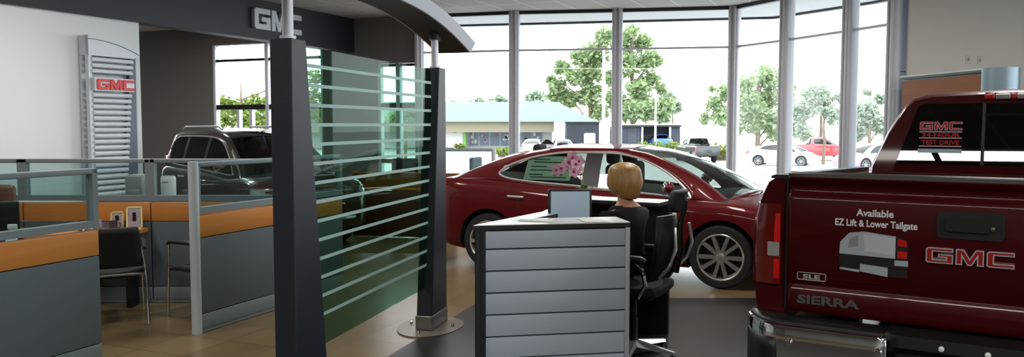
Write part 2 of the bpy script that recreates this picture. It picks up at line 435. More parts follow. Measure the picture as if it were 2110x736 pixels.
# curtain wall: posts, transoms, panes
def bay(idx, p, q, zt=3.07, z0=.12, z1=CEIL-.03, ridge=True):
    p = Vector((p[0], p[1], 0)); q = Vector((q[0], q[1], 0)); d = (q-p); L = d.length; rz = atan2(d.y, d.x); c = (p+q)/2
    g = G()
    g.box((c.x, c.y, zt), (L, .06, .035), rz); g.box((c.x, c.y, .06), (L, .1, .14), rz); g.box((c.x, c.y, z1), (L, .09, .06), rz, m=1)
    w = struct(g.build('window_%d' % idx, [M['mullion'], M['dark_metal']]))
    g = G(); g.add([(p.x,p.y,z0),(q.x,q.y,z0),(q.x,q.y,z1),(p.x,p.y,z1)], [(0,1,2,3)], 0, False)
    g.build('pane', M['pane'], w)
for i in range(6): bay(i+1, MULL[i], MULL[i+1])
def rounded(w, d, r, n=4):
    pts = []
    for cx, cy, a0 in ((w/2-r, d/2-r, 0), (-w/2+r, d/2-r, pi/2), (-w/2+r, -d/2+r, pi), (w/2-r, -d/2+r, 3*pi/2)):
        for k in range(n+1): pts.append((cx+r*cos(a0+pi/2*k/n), cy+r*sin(a0+pi/2*k/n)))
    return pts
for i, (x, y) in enumerate(MULL):
    g = G(); rz = [0, -.2, -.18, -.6, -1.2, -1.22, -1.2][i]; w = .19
    R = Matrix.Translation((x, y, 0)) @ Matrix.Rotation(rz, 4, 'Z')
    g.prism(rounded(w, .2, .05), CEIL, 0, R, smooth=True)
    for dx in (-.035, .035): g.prism([(p[0]+dx, p[1]-.1) for p in rounded(.04, .05, .018)], CEIL, 0, R, smooth=True)
    struct(g.build('trim_post', M['mullion'] if i else M['alu_white'], sharp=40))
# window A and B in the side bay wall
def bay_left(idx, t0, t1, head):
    p, q = lw(t0, -.08), lw(t1, -.08); rz = atan2((q-p).y, (q-p).x); c = (p+q)/2; L = (q-p).length
    g = G(); g.box((c.x, c.y, 3.07 if head > 3.1 else 2.86), (L, .08, .05), rz, m=1); g.box((c.x, c.y, 2.08), (L, .1, .10), rz, m=1); g.box((c.x, c.y, 1.0), (L, .1, .08), rz, m=1)
    g.box((c.x, c.y, .08), (L, .1, .16), rz)
    n = 2 if L > 2 else 2
    for k in range(n+1):
        pp = p.lerp(q, k/n); g.box((pp.x, pp.y, head/2), (.12 if k in (0, n) else .09, .14, head), rz, bev=.02)
    if L > 2:
        for k in (.42, .58): pp = p.lerp(q, 1-k*.75+.09); g.box((pp.x, pp.y, 1.55), (.07, .1, 1.05), rz)
    w = struct(g.build('window_%d' % idx, [M['alu_white'], M['dark_metal']]))
    g = G(); g.add([(p.x,p.y,.1),(q.x,q.y,.1),(q.x,q.y,head),(p.x,p.y,head)], [(0,1,2,3)], 0, False); g.build('pane', M['pane'], w)
bay_left(7, 2.234, 5.074, 3.42); bay_left(8, .06, .949, 2.92)

# ceiling troffers: the room's lamps, plus some added to brighten dim areas
def lamp(x, y, w, l, rz, label, power):
    t = thing('ceiling_light', label, 'ceiling light', (x, y, CEIL), rz, 'recessed ceiling lights')
    g = G()
    for sx in (-1, 1): g.box((sx*w/2, 0, -.012), (.03, l+.03, .03)); g.box((0, sx*l/2, -.012), (w+.03, .03, .03))
    g.build('frame', M['white_paint'], t)
    g = G(); g.box((0, 0, -.008), (w-.02, l-.02, .01)); g.build('diffuser', M['lamp_glow'], t)
    ld = bpy.data.lights.new('troffer_glow', 'AREA'); ld.shape = 'RECTANGLE'; ld.size = w-.04; ld.size_y = l-.04; ld.energy = power; ld.color = (1, .97, .93)
    lo = bpy.data.objects.new('troffer_glow', ld); COL.objects.link(lo); lo.parent = t; lo.location = (0, 0, -.03)
for k, lab in enumerate(['first recessed light of the row behind the viewer, over the left cubicles', 'second recessed light of the row behind the viewer', 'third recessed light of the row behind the viewer', 'fourth recessed light of the row behind the viewer', 'last recessed light of the row behind the viewer, nearest the tail of the pickup']):
    lamp(-1.18+.86*1.56*(k-2), -.5-.51*1.56*(k-2), .6, 1.5, atan2(-.51,.86)-pi/2, lab, LAMP_POWER*.75)
for x, y, lab in [(3.6,-.2,'recessed ceiling light above the tail of the red pickup'), (3.6,-4.2,'recessed ceiling light behind the viewer on the right'),
              (6.6,-1.2,'recessed ceiling light near the glazed right wall'), (6.6,4.2,'recessed ceiling light above the nose of the red pickup'),
              (-1.4,7.2,'recessed ceiling light above the dark column by the sedan'), (1.6,7.2,'recessed ceiling light above the receptionist'), (4.4,7.4,'recessed ceiling light above the front wheel of the red sedan'),
              (-.6,11.4,'recessed ceiling light behind the tail of the red sedan'), (2.4,11.2,'recessed ceiling light behind the windshield of the red sedan'),
              (-6.0,14.3,'added ceiling light brightening the rear of the dark SUV'), (-7.6,13.6,'added ceiling light brightening the far left of the side bay'), (-4.6,5.2,'added ceiling light brightening the cubicle chairs'), (-4.1,8.4,'added ceiling light brightening the white wall by the louvred pylon')]:  # bay, cubicle and white wall lights are unseen, added to brighten those areas
    lamp(x, y, .6, 1.2, rz23-pi/2, lab, LAMP_POWER)

# ------------------------------------------------------------------ dark columns, glass screen, arched canopy
SA = radians(90-14.2)                       # direction of the column row
O1 = Vector((-1.215, 4.58, 0))              # near outer corner of the first column
SLEN = 2.63
def column(o, rz, label):
    """local x: towards the other column, y: left.  Outer faces plumb, inner face flares towards the floor"""
    t = thing('display_column', label, 'column', o, rz, None)
    w = .135
    def ring(z):
        L = lerp(.40, .165, z/2.21); return [(0, 0, z), (L, 0, z), (L, w, z), (0, w, z)]
    g = G(); g.loft([ring(.125), ring(.8), ring(1.5), ring(2.195)], smooth=False)
    s = g.build('shaft', M['column']); s.parent = t
    md = s.modifiers.new('bevel', 'BEVEL'); md.width = .006; md.segments = 2
    g = G(); L = .40; g.box((L/2, w/2, .07), (L+.01, w+.01, .115), bev=.004); g.build('base_box', M['steel'], t)
    g = G(); pl = [(L/2+.42*cos(a)*(1.0 if cos(a) > 0 else .75), w/2+.27*sin(a)) for a in [2*pi*k/40 for k in range(40)]]
    g.prism(pl, .010); g.build('base_plate', M['plate'], t)
    for bx, by in ((-.09, w/2), (L+.12, w/2), (L/2, w+.12), (L/2, -.12)):
        g = G(); g.lathe([(.014, .012), (.014, .022), (.009, .03)], 12, M=Matrix.Translation((bx, by, 0))); g.build('bolt', M['chrome'], t)
    g = G(); g.lathe([(.045, 2.195), (.045, 2.215)], 20, M=Matrix.Translation((.085, w/2, 0))); g.lathe([(.031, 2.2), (.031, 2.52)], 20, M=Matrix.Translation((.085, w/2, 0)))
    g.build('pole', M['alu_white'], t)
    return t
c1 = column(O1, SA, 'tall dark charcoal column in the foreground left of the green glass screen')
ax = Vector((cos(SA), sin(SA), 0)); ay = Vector((-sin(SA), cos(SA), 0))
c2 = column(O1 + ax*SLEN + ay*.135, SA+pi, 'dark charcoal column on a steel foot at the far end of the glass screen, beside the red sedan')
gs = thing('glass_screen', 'green tinted glass screen with frosted stripes between the two dark columns', 'glass screen', O1, SA)
g = G(); g.box((SLEN/2, .0675, (.36+2.175)/2), (SLEN-.42, .012, 2.175-.36)); g.build('pane', M['screen_glass'], gs)
g = G()
for k in range(14): g.box((SLEN/2, .0595, 2.065-.1165*k), (SLEN-.42, .003, .021))
g.build('frosted_stripes', M['frost'], gs)
cn = thing('arched_canopy', 'arched dark canopy with pale edges on poles above the two dark columns', 'canopy', O1, SA)
def arc(s): return 2.60 - .078*(s-SLEN/2)**2
N = 28; S = [lerp(-.42, SLEN+.42, k/N) for k in range(N+1)]
g = G(); hw = .148
rings = [[(s, .0675-hw, arc(s)), (s, .0675+hw, arc(s)), (s, .0675+hw, arc(s)+.03), (s, .0675-hw, arc(s)+.03)] for s in S]
g.loft(rings); g.build('deck', pm('dark_brown_metal', (30,27,26), .6), cn)
for sd in (-1, 1):
    g = G(); y = .0675+sd*(hw+.008)
    g.loft([[(s, y-.008, arc(s)+(.001 if sd > 0 else -.002)), (s, y+.008, arc(s)+(.001 if sd > 0 else -.002)), (s, y+.045*sd+.008, arc(s)+.085), (s, y+.045*sd-.008, arc(s)+.085)] for s in S]); g.build('edge_trim', M['silver'], cn)
for sx in (.085, SLEN-.085):
    g = G(); g.lathe([(.05, arc(sx)-.05), (.045, arc(sx)+.002)], 20, M=Matrix.Translation((sx, .0675, 0))); g.build('pole_socket', M['dark_metal'], cn)

# ------------------------------------------------------------------ wall sign and louvred pylon
sg = thing('wall_sign', 'silver three letter sign on the dark fascia at upper left', 'sign', along(3.0, .06, 3.46), rz23)
g = G(); block_letters(g, 1.22, .34, .07, face_M((.0, -.0, 0), (1, 0, 0))); g.build('letters', M['silver'], sg)
sg.location = along((Vector((-4.08, 14.21, 0))-FQ).dot(-A23), .065, 3.455)

py = thing('louvred_pylon', 'silver louvred pylon with a red three letter sign against the white wall', 'pylon', (-5.408, 10.604, 0), rz23)
def pr(z): return lerp(.46, .70, z/2.72)          # right edge of the louvre field
g = G()
g.prism([(0,0),(.05,0),(.05,2.78),(0,2.86)], .06, M=face_M((0,.06,0),(1,0,0)))
top = [(.0,2.60)] + [(pr(2.6)+.03,2.60)] + [(.80-.80*k/12, 2.70+.157*(1-(1-k/12)**2)) for k in range(13)]
g.prism([(p[0], p[1]) for p in top], .17, M=face_M((0,.16,0),(1,0,0)))
g.prism([(.0,0),(pr(0)+.02,0),(pr(2.62)+.02,2.62),(.0,2.62)], .03, M=face_M((0,.16,0),(1,0,0)))
g.build('frame', M['silver'], py)
g = G(); g.tube([(p[0], -.012, p[1]-.045) for p in top[2:]], .004, 6); g.build('arch_seam', M['dark_metal'], py)
z = 2.555
while z > .12:
    if not (2.16 < z < 2.33):
        g = G(); r = pr(z)
        pts = [(.0, .05, -.030), (.0, .0, -.030), (.0, -.022, -.018), (.0, -.028, .002), (.0, -.018, .020), (.0, .0, .028), (.0, .05, .030)]
        g.loft([[(.045, p[1], z+p[2]) for p in pts], [(r, p[1], z+p[2]) for p in pts]]); g.build('louvre', M['louvre'], py)
    z -= .076
g = G(); wz = [(pr(0)+.02,0),(.78,0),(.80,2.70),(pr(2.6)+.02,2.62)]
g.prism(wz, .06, M=face_M((0,.12,0),(1,0,0))); g.build('side_wing', pm('slate_blue_panel', (92,104,122), .5), py)
g = G(); g.box((.35, -.03, 2.235), (.62, .05, .17), m=0); block_letters(g, .58, .14, .02, face_M((.36,-.05,2.235),(1,0,0)), 1); g.build('letter_sign', [M['silver'], M['sign_red']], py)

# ------------------------------------------------------------------ cubicles
def partition(name, label, o, rz, L, segs, h=1.41, end_post=(), group='cubicle partitions', zs=(.16,.79,.975,1.035,1.37)):
    """local x along the panel"""
    t = thing(name, label, 'partition', o, rz, None)
    th = .065
    g = G(); g.box((L/2, 0, h-.02), (L, th, .04), bev=.006); g.box((L/2, 0, zs[3]-.02), (L, th, .05)); g.box((L/2, 0, .02), (L, th*.8, .03))
    w = L/segs
    for k in range(segs):
        for xx in (k*w+.022, (k+1)*w-.022): g.box((xx, 0, (zs[3]+h)/2), (.044, th, h-zs[3]-.01))
    g.build('frame', M['p_frame'], t)
    for k in range(segs):
        x = (k+.5)*w
        g = G(); g.box((x, 0, (zs[3]+zs[4])/2), (w-.085, .008, zs[4]-zs[3]+.01)); g.build('glass_pane', M['part_glass'], t)
        g = G(); g.box((x, 0, (zs[1]+zs[2])/2), (w-.012, th*.96, zs[2]-zs[1]-.008), bev=.004); g.build('wood_band', M['p_wood'], t)
        g = G(); g.box((x, 0, (zs[0]+zs[1])/2), (w-.012, th*.96, zs[1]-zs[0]-.008), bev=.004); g.build('fabric_panel', M['p_fabric'], t)
        g = G(); g.box((x, 0, (.03+zs[0])/2), (w-.012, th*.93, zs[0]-.036), bev=.004); g.build('kick_plate', M['p_frame'], t)
    for xx in end_post:
        g = G(); g.prism([(p[0]+xx, p[1]) for p in rounded(.07, .08, .03, 6)], h+.005, 0, smooth=True); g.build('end_post', M['silver'], t)
    return t
AP = atan2(.919, .394)
PA = Vector((-2.601+.013, 6.653+.03, 0))
partition('cubicle_partition', 'grey partition with glass top and wood band, silver post at its near end, behind the dark column', PA, AP, 2.03, 1, end_post=(-.0,))
PB = Vector((-2.956, 5.824, 0))
partition('cubicle_partition', 'near left grey partition with glass top and orange wood band, cut by the left edge of the photo', PB - A23*1.9, AP, 1.9, 1)
partition('cubicle_partition', 'rear cubicle partition running across behind the desk with the photo frames', (-5.9, 7.888, 0), 0, 2.441, 2, h=1.39)
partition('cubicle_partition', 'short rear cubicle partition panel with the white drum behind its glass', (-3.459, 7.888, 0), 0, 1.36, 1, h=1.39)

# desk of the cubicle, with what stands on it
dk = thing('cubicle_desk', 'wood topped corner desk inside the cubicle', 'desk', (-3.47, 7.82, 0), 0)
g = G(); g.prism([(0,0),(-2.2,0),(-2.2,-.5),(-.62,-.5),(0,-.22)], .035, M=Matrix.Translation((0,0,.70))); g.build('worktop', M['p_wood'], dk)
g = G(); g.box((-.12,-.1,.35), (.04,.18,.70)); g.build('leg', M['black'], dk)
g = G(); g.box((-1.1,-.42,.35), (.04,.1,.70)); g.build('leg', M['black'], dk)
g = G(); g.box((-1.3,-.04,.45), (1.7,.02,.45)); g.build('modesty_panel', M['black'], dk)
def photo_frame(label, loc, rz, w, h):
    t = thing('photo_frame', label, 'photo frame', loc, rz, 'photo frames on the cubicle desk')
    T = Matrix.Rotation(radians(-12), 4, 'X'); g = G()
    for c, d in (((-w/2+.008,0,h/2),(.016,.014,h)), ((w/2-.008,0,h/2),(.016,.014,h)), ((0,0,.008),(w,.014,.016)), ((0,0,h-.008),(w,.014,.016))): g.box(c, d, M=T)
    g.build('frame', M['frame_gold'], t)
    g = G(); g.box((0, .002, h/2), (w-.03, .006, h-.03), M=T); g.build('picture', M['photo'], t)
    g = G(); g.box((0, .035, h*.36), (.03, .006, h*.72), M=Matrix.Rotation(radians(14), 4, 'X')); g.build('stand', M['black'], t)
photo_frame('larger gold photo frame standing at the right on the cubicle desk', (-3.545, 7.70, .735), radians(22), .14, .215)
photo_frame('smaller gold photo frame behind the mugs on the cubicle desk', (-3.73, 7.74, .735), radians(8), .12, .165)
def mug(label, loc, mt, r=.038, h=.085):
    t = thing('mug', label, 'mug', loc, random.uniform(-1,1), 'mugs on the cubicle desk')
    g = G(); g.lathe([(r*.85,0),(r,.01),(r,h),(r-.004,h),(r-.004,.008),(.001,.008)], 20); g.build('cup', mt, t)
    g = G(); g.tube([(r-.003,0,h*.8),(r+.025,0,h*.72),(r+.028,0,h*.4),(r-.003,0,h*.22)], .005, 8); g.build('handle', mt, t)
mug('maroon mug at the left end of the cubicle desk', (-3.99, 7.62, .735), M['mug'], .045, .09)
mug('pale lilac cup beside the photo frames', (-3.84, 7.60, .735), pm('lilac_glaze', (150,146,170), .4), .04, .10)
mug('dark patterned cup in front of the smaller photo frame', (-3.70, 7.61, .735), pm('dark_glaze', (70,56,66), .4), .035, .09)
g = G(); g.box((0,0,.02), (.09,.06,.04), bev=.012); o = tag(g.build('tissue_pack', M['paper']), 'small white packet lying between the mugs on the cubicle desk', 'packet'); o.location = (-3.91, 7.56, .735); o.rotation_euler = (0,0,.3)

# guest chairs of the cubicle
def guest_chair(label, loc, rz):
    t = thing('guest_chair', label, 'chair', loc, rz, 'black guest chairs in the cubicle')
    g = G(); P = []
    for i in range(9):
        x = lerp(-.22, .24, i/8); P.append([(x, y, .45+.03*(abs(y)/.24)**2-.02*cos((i/8-.5)*pi)+(.0 if i < 7 else -.012*(i-6))) for y in [lerp(-.24,.24,j/8) for j in range(9)]])
    g.grid(P); o = g.build('seat', M['black_soft'], t); md = o.modifiers.new('thick','SOLIDIFY'); md.thickness = .05; md.offset = -1
    g = G(); P = []
    for i in range(9):
        z = lerp(.50, .845, i/8); wv = .23-.03*(i/8)**2
        P.append([(-.22-.10*(i/8)-.04*(1-(y/wv)**2), y, z) for y in [lerp(-wv,wv,j/8) for j in range(9)]])
    g.grid(P); o = g.build('backrest', M['black_soft'], t); md = o.modifiers.new('thick','SOLIDIFY'); md.thickness = .035; md.offset = 0
    for s in (-1, 1):
        g = G(); g.tube([(.25, s*.27, .008), (.23, s*.265, .40), (.22, s*.265, .65)], .011, 10); g.build('leg', M['chrome'], t)
        g = G(); g.tube([(-.36, s*.27, .008), (-.27, s*.265, .35), (-.235, s*.255, .50), (-.28, s*.22, .72)], .011, 10); g.build('leg', M['chrome'], t)
        g = G(); g.tube([(.24, s*.265, .645), (.20, s*.265, .672), (-.02, s*.265, .675), (-.27, s*.255, .655)], [.014,.02,.02,.014], 10); g.build('armrest', M['black'], t)
    g = G(); g.tube([(.225,-.265,.43),(.225,.265,.43)], .010, 8); g.tube([(-.25,-.265,.43),(-.25,.265,.43)], .010, 8); g.build('seat_frame', M['chrome'], t)
    return t
guest_chair('black guest chair with chrome legs pulled up to the cubicle desk behind the near partition', (-3.52, 7.18, 0), radians(118))
guest_chair('black guest chair partly hidden behind the silver end post of the partition', (-2.75, 7.45, 0), radians(150))

# things seen through the glass of the near left partition
ds = thing('cubicle_desk', 'wood topped desk seen through the glass of the near left partition', 'desk', (-4.3, 6.28, 0), 0)
g = G(); g.box((0,0,.72), (1.3,.55,.035), bev=.005); g.build('worktop', M['p_wood'], ds)
for x in (-.6, .6):
    g = G(); g.box((x,0,.35), (.04,.5,.70)); g.build('leg', M['p_frame'], ds)
g = G(); g.box((0,.25,.45), (1.2,.02,.4)); g.build('modesty_panel', M['p_frame'], ds)
def monitor(name, label, loc, rz, w, h, mscr, tilt=-6):
    t = thing(name, label, 'monitor', loc, rz)
    T = Matrix.Translation((0,0,.13)) @ Matrix.Rotation(radians(tilt), 4, 'X')
    g = G(); g.box((0,.018,h/2), (w,.045,h), M=T, bev=.012); g.build('case', M['black'], t)
    g = G(); g.box((0,-.006,h/2+.006), (w-.035,.006,h-.045), M=T); g.build('screen', mscr, t)
    g = G(); g.box((0,.05,.11), (.06,.03,.22), bev=.008); g.build('stand', M['black'], t)
    g = G(); g.prism([(.11*cos(2*pi*k/24), .03+.085*sin(2*pi*k/24)) for k in range(24)], .015); g.build('foot', M['black'], t)
    return t
monitor('monitor', 'dark monitor on the desk behind the near left partition glass', (-4.02, 6.36, .7375), radians(205), .36, .26, M['black'])
bt = thing('spray_bottle', 'clear bluish spray bottle on the desk behind the near left partition glass', 'bottle', (-3.80, 6.22, .7375))
g = G(); g.lathe([(.038,0),(.04,.01),(.04,.13),(.015,.17),(.015,.185)], 20); g.build('bottle_body', pm('pale_blue_plastic', (150,190,200), .2), bt)
g = G(); g.box((.01,0,.205), (.07,.025,.04), bev=.008); g.box((.03,0,.17), (.012,.015,.05), bev=.004); g.build('spray_head', M['plastic_white'], bt)
def paper(label, loc, rz, w=.21, h=.297):
    g = G(); g.grid([[(lerp(-w/2,w/2,i/6), lerp(-h/2,h/2,j/6), .004+.012*sin(i*.7)*(j/6)**2) for j in range(7)] for i in range(7)])
    o = tag(g.build('paper_sheet', M['paper']), label, 'paper', 'loose papers'); o.location = loc; o.rotation_euler = (0,0,rz); return o
paper('loose white sheet of paper on the desk behind the near left partition glass', (-3.80, 6.40, .739), 1.5)
oc = thing('office_chair', 'brown leather office chair seen through the near left partition glass', 'chair', (-4.60, 6.99, 0), radians(-90))
g = G(); g.box((0,0,.46), (.5,.5,.09), bev=.035); g.build('seat', M['brown_leather'], oc)
g = G(); g.box((-.24,0,.88), (.09,.46,.62), bev=.04); g.build('backrest', M['brown_leather'], oc)
g = G(); g.lathe([(.03,.08),(.03,.42)], 16); g.build('gas_column', M['black'], oc)
for k in range(5):
    a = 2*pi*k/5; g = G(); g.tube([(0,0,.10),(.28*cos(a),.28*sin(a),.06)], [.025,.015], 8); g.ball((.28*cos(a),.28*sin(a),.028), .027); g.build('base_leg', M['black'], oc)
# counter against the white wall with machines, seen over the cubicle
sb = thing('low_cabinet', 'grey low cabinet behind the rear cubicle partition', 'cabinet', (-3.55, 8.65, 0), 0)
g = G(); g.box((0,0,.46), (1.5,.45,.92), bev=.006); g.build('carcass', M['p_frame'], sb)
g = G(); g.box((0,0,.935), (1.54,.48,.03), bev=.004); g.build('top', M['p_frame'], sb)
for x in (-.5, 0, .5):
    g = G(); g.box((x,-.232,.46), (.47,.018,.84), bev=.004); d_ = g.build('door', M['p_fabric'], sb)
    g = G(); g.box((x+.18,-.25,.6), (.012,.02,.12), bev=.004); g.build('handle', M['steel'], d_)
pn = thing('desktop_printer', 'grey box shaped printer behind the glass, below the louvred pylon', 'printer', (-3.90, 8.60, .95), 0)
g = G(); g.box((0,0,.12), (.17,.26,.235), bev=.01); g.build('housing', M['plastic_grey'], pn)
g = G(); g.box((0,-.132,.07), (.12,.02,.05), bev=.004); g.build('paper_tray', M['plastic_grey'], pn)
g = G(); g.box((0,-.01,.24), (.15,.2,.012), bev=.004); g.build('lid', M['plastic_grey'], pn)
dr = thing('white_drum', 'white drum shaped machine with an open grey rim behind the short rear partition', 'machine', (-3.60, 8.62, .95), 0)
g = G(); g.lathe([(.07,0),(.075,.01),(.075,.20),(.068,.225),(.055,.225),(.05,.19),(.001,.19)], 28); g.build('drum_body', M['plastic_white'], dr)
g = G(); g.tube([(.062*cos(2*pi*k/24),.062*sin(2*pi*k/24),.226) for k in range(24)], .005, 8, closed=True); g.build('rim', M['plastic_grey'], dr)
g = G(); g.box((0,-.074,.17), (.06,.008,.012), bev=.003); g.build('slot', M['plastic_grey'], dr)

# ------------------------------------------------------------------ reception counter
A = Vector((-.241, 5.02, 0))
rd = thing('reception_counter', 'silver slatted reception counter with a white top in the centre foreground', 'counter', A, 0)
outer = [Vector(p)-A.to_2d() for p in [(.745,5.19),(-.222,5.023),(.223,5.807),(.60,7.11),(1.30,6.71)]]
def offset_in(pts, d):
    res = []
    for i, p in enumerate(pts):
        ns = []
        for a, b in ((i-1, i), (i, i+1)):
            if a < 0 or b >= len(pts): continue
            t = (pts[b]-pts[a]).normalized(); ns.append(Vector((t.y, -t.x)))
        n = sum(ns, Vector((0,0))).normalized(); k = d/max(.5, n.dot(ns[0])); res.append(p+n*k)
    return res
inner = offset_in(outer, .30)
def strip(pts, d0, d1, z0, z1, mt, name):
    a, b = offset_in(pts, d0), offset_in(pts, d1); g = G()
    g.loft([[(p.x,p.y,z0),(q.x,q.y,z0),(q.x,q.y,z1),(p.x,p.y,z1)] for p, q in zip(a, b)], smooth=False)
    return g.build(name, mt, rd)
inn_top = [Vector(p)-A.to_2d() for p in [(.694,5.486),(.139,5.390),(.351,5.752),(.639,6.742),(1.151,6.45)]]
def ledge(d0, k, z0, z1, mt, name):
    a = offset_in(outer, d0); b = [q+(q-p).normalized()*k for p, q in zip(outer, inn_top)]; g = G()
    g.loft([[(p.x,p.y,z0),(q.x,q.y,z0),(q.x,q.y,z1),(p.x,p.y,z1)] for p, q in zip(a, b)], smooth=False); return g.build(name, mt, rd)
ledge(-.012, 0, 1.072, 1.098, M['groove'], 'counter_edge')
ledge(-.008, -.004, 1.098, 1.103, M['white_top'], 'countertop')
strip(outer[:2], .016, .05, 0, 1.072, M['groove'], 'front_carcass')
strip(outer[1:], .012, .05, 0, 1.072, M['groove'], 'side_carcass')
e0, e1 = outer[0], outer[1]; dv = (e1-e0).normalized(); nv = Vector((dv.y, -dv.x))
zz = [0.0, .13, .265, .402, .54, .677, .814, .951, 1.066]
for k in range(8):
    c = (e0+e1)/2 + nv*.006; L = (e1-e0).length-.06
    g = G(); g.box((c.x, c.y, (zz[k]+zz[k+1])/2), (L, .022, zz[k+1]-zz[k]-.009), atan2(dv.y, dv.x), bev=.003); g.build('front_slat', M['desk_slat'], rd)
for e, sgn in ((e1-dv*.015, 1), (e0+dv*.015, -1)):
    g = G(); g.box((e.x+nv.x*.02, e.y+nv.y*.02, .536), (.03, .07, 1.07), atan2(dv.y, dv.x), bev=.004); g.build('corner_trim', M['groove'] if sgn > 0 else M['silver'], rd)
g = G(); wi = offset_in(outer, .05); wo = offset_in(outer, .52)
g.loft([[(p.x,p.y,.735),(q.x,q.y,.735),(q.x,q.y,.765),(p.x,p.y,.765)] for p, q in zip(wi[1:4], wo[1:4])], smooth=False); g.build('worktop', M['white_top'], rd)
# monitor, orchid and papers on the counter
monitor('monitor', 'monitor with a pale blue lit screen on the reception counter worktop', (.405, 5.70, .765), radians(3), .305, .375, M['screen'], -3)
og = thing('potted_orchid', 'pink orchid in a pot behind the monitor on the reception counter', 'plant', (.555, 6.62, .766), 0)
g = G(); g.lathe([(.05,0),(.055,.01),(.07,.13),(.074,.13),(.074,.145),(.062,.145),(.055,.10),(.001,.10)], 24); g.build('pot', M['terracotta'], og)
g = G(); g.tube([(0,0,.1),(.01,0,.3),(.0,-.01,.5),(-.01,-.01,.60),(-.05,-.01,.665),(-.11,-.01,.69),(-.16,-.01,.66)], [.005,.005,.004,.004,.003,.003,.002], 8); g.build('stem', pm('stem_green', (120,120,70), .5), og)
g = G(); g.tube([(.012,.01,.1),(.016,.01,.45),(.012,.01,.60)], .003, 6); g.build('support_stick', pm('bamboo', (180,160,110), .6), og)
for k, (a, L, hz) in enumerate([(-.2,.12,.74),(1.2,.12,.66),(2.7,.16,.30),(3.9,.16,.3),(-1.3,.11,.78)]):
    g = G(); P = []
    for i in range(9):
        s = i/8; w = .034*sin(pi*min(1, .12+s*.9))**.7; x = L*s; zc = .12+hz*(s-.55*s*s)
        P.append([(x*cos(a)-y*sin(a), x*sin(a)+y*cos(a), zc+abs(y)*.35) for y in (-w,-w/2,0,w/2,w)])
    g.grid(P); o = g.build('leaf', M['green_leaf'], og); md = o.modifiers.new('thick','SOLIDIFY'); md.thickness = .003
for (x, y, z, yaw, pit) in [(-.02,-.03,.66,-1.6,.1),(-.07,-.035,.69,-1.9,.0),(-.045,-.05,.635,-1.3,-.2),(-.10,-.03,.65,-1.5,.2),(-.16,-.03,.60,-1.7,-.1),(-.06,-.04,.575,-1.5,.1),(-.195,-.02,.585,-2.0,.1),(-.03,-.02,.60,-1.1,-.1)]:
    g = G(); R = Matrix.Translation((x,y,z)) @ Matrix.Rotation(yaw, 4, 'Z') @ Matrix.Rotation(pi/2+pit, 4, 'Y')
    for k in range(5):
        a = 2*pi*k/5+.3; wv = .026 if k % 2 else .02; P = []
        for i in range(6):
            s = i/5; w = wv*sin(pi*(.1+.85*s))
            P.append([((.006+.044*s)*cos(a)-yy*sin(a), (.006+.044*s)*sin(a)+yy*cos(a), .012*s*s) for yy in (-w,0,w)])
        g.grid(P)
    f_ = g.build('flower', M['petal'], og)
    g = G(); g.ball((0,0,.008), (.012,.012,.014), 0, 10, 6, M=R); 
    f_.data.transform(R); g.build('flower_heart', M['petal_core'], f_)
for p, r, lab in [((.52,5.27,1.104), .2, 'loose white sheet on the near right end of the reception counter'), ((.16,5.26,1.104), 1.3, 'loose white sheet on the near left end of the reception counter')]:
    o = paper(lab, p, r, .16, .22); o.scale = (1,1,.5)

# ------------------------------------------------------------------ vehicles
_wheel_cache = {}
def wheel_meshes(key, R, w, rim, spokes, rim_mat):
    if key in _wheel_cache: return _wheel_cache[key]
    g = G()          # axis along z, outer face at +z
    g.lathe([(rim*.96,-w/2),(R*.93,-w/2),(R*.985,-w*.38),(R,-w*.2),(R,w*.2),(R*.985,w*.38),(R*.93,w/2),(rim*1.04,w/2),(rim,w*.44),(rim*.96,0),(rim*.96,-w/2)], 48, caps=False)
    tyre = g.build('wheel', M['rubber'])
    g = G()
    g.lathe([(rim*1.01,w*.47),(rim*.985,w*.49),(rim*.93,w*.46),(rim*.90,w*.2),(rim*.90,-w*.4)], 48, caps=False)
    g.lathe([(rim*.22,w*.36),(rim*.22,w*.42),(rim*.15,w*.45),(.001,w*.455)], 24, caps=False)
    for k in range(spokes):
        a = 2*pi*(k+(.16 if k % 2 else -.16)*0)/spokes
        Rm = Matrix.Rotation(a, 4, 'Z'); tw = .10 if k % 2 else -.10
        rings = []
        for s in (.16, .35, .6, .8, .94):
            hw = rim*(.100-.020*s)*(10/spokes if spokes < 10 else 1)*(.95+.35*s*s); zt = w*(.43+.03*s); cy = rim*tw*s*.35
            rings.append([(rim*s,cy-hw,zt-.03),(rim*s,cy-hw*.75,zt),(rim*s,cy+hw*.75,zt),(rim*s,cy+hw,zt-.03)])
        g.loft(rings, M=Rm)
    rm = g.build('rim', rim_mat)
    g = G(); g.lathe([(.001,w*.08),(rim*.62,w*.08),(rim*.64,w*.0),(rim*.3,-.02)], 32); g.lathe([(rim*.88,-.01),(.001,-.01)], 24, caps=False)
    br = g.build('brake_disc', M['dark_metal'])
    _wheel_cache[key] = (tyre.data, rm.data, br.data)
    for o in (tyre, rm, br): bpy.data.objects.remove(o)
    return _wheel_cache[key]
def add_wheel(root, x, y, R, w, rim, spokes, rim_mat, key, side):
    ms = wheel_meshes(key, R, w, rim, spokes, rim_mat)
    o = bpy.data.objects.new('wheel', ms[0]); COL.objects.link(o); o.parent = root; o.location = (x, y, R)
    o.rotation_euler = (-pi/2 if side > 0 else pi/2, random.uniform(0, 0), 0)
    for nm, me in (('rim', ms[1]), ('brake_disc', ms[2])):
        c = bpy.data.objects.new(nm, me); COL.objects.link(c); c.parent = o
    return o

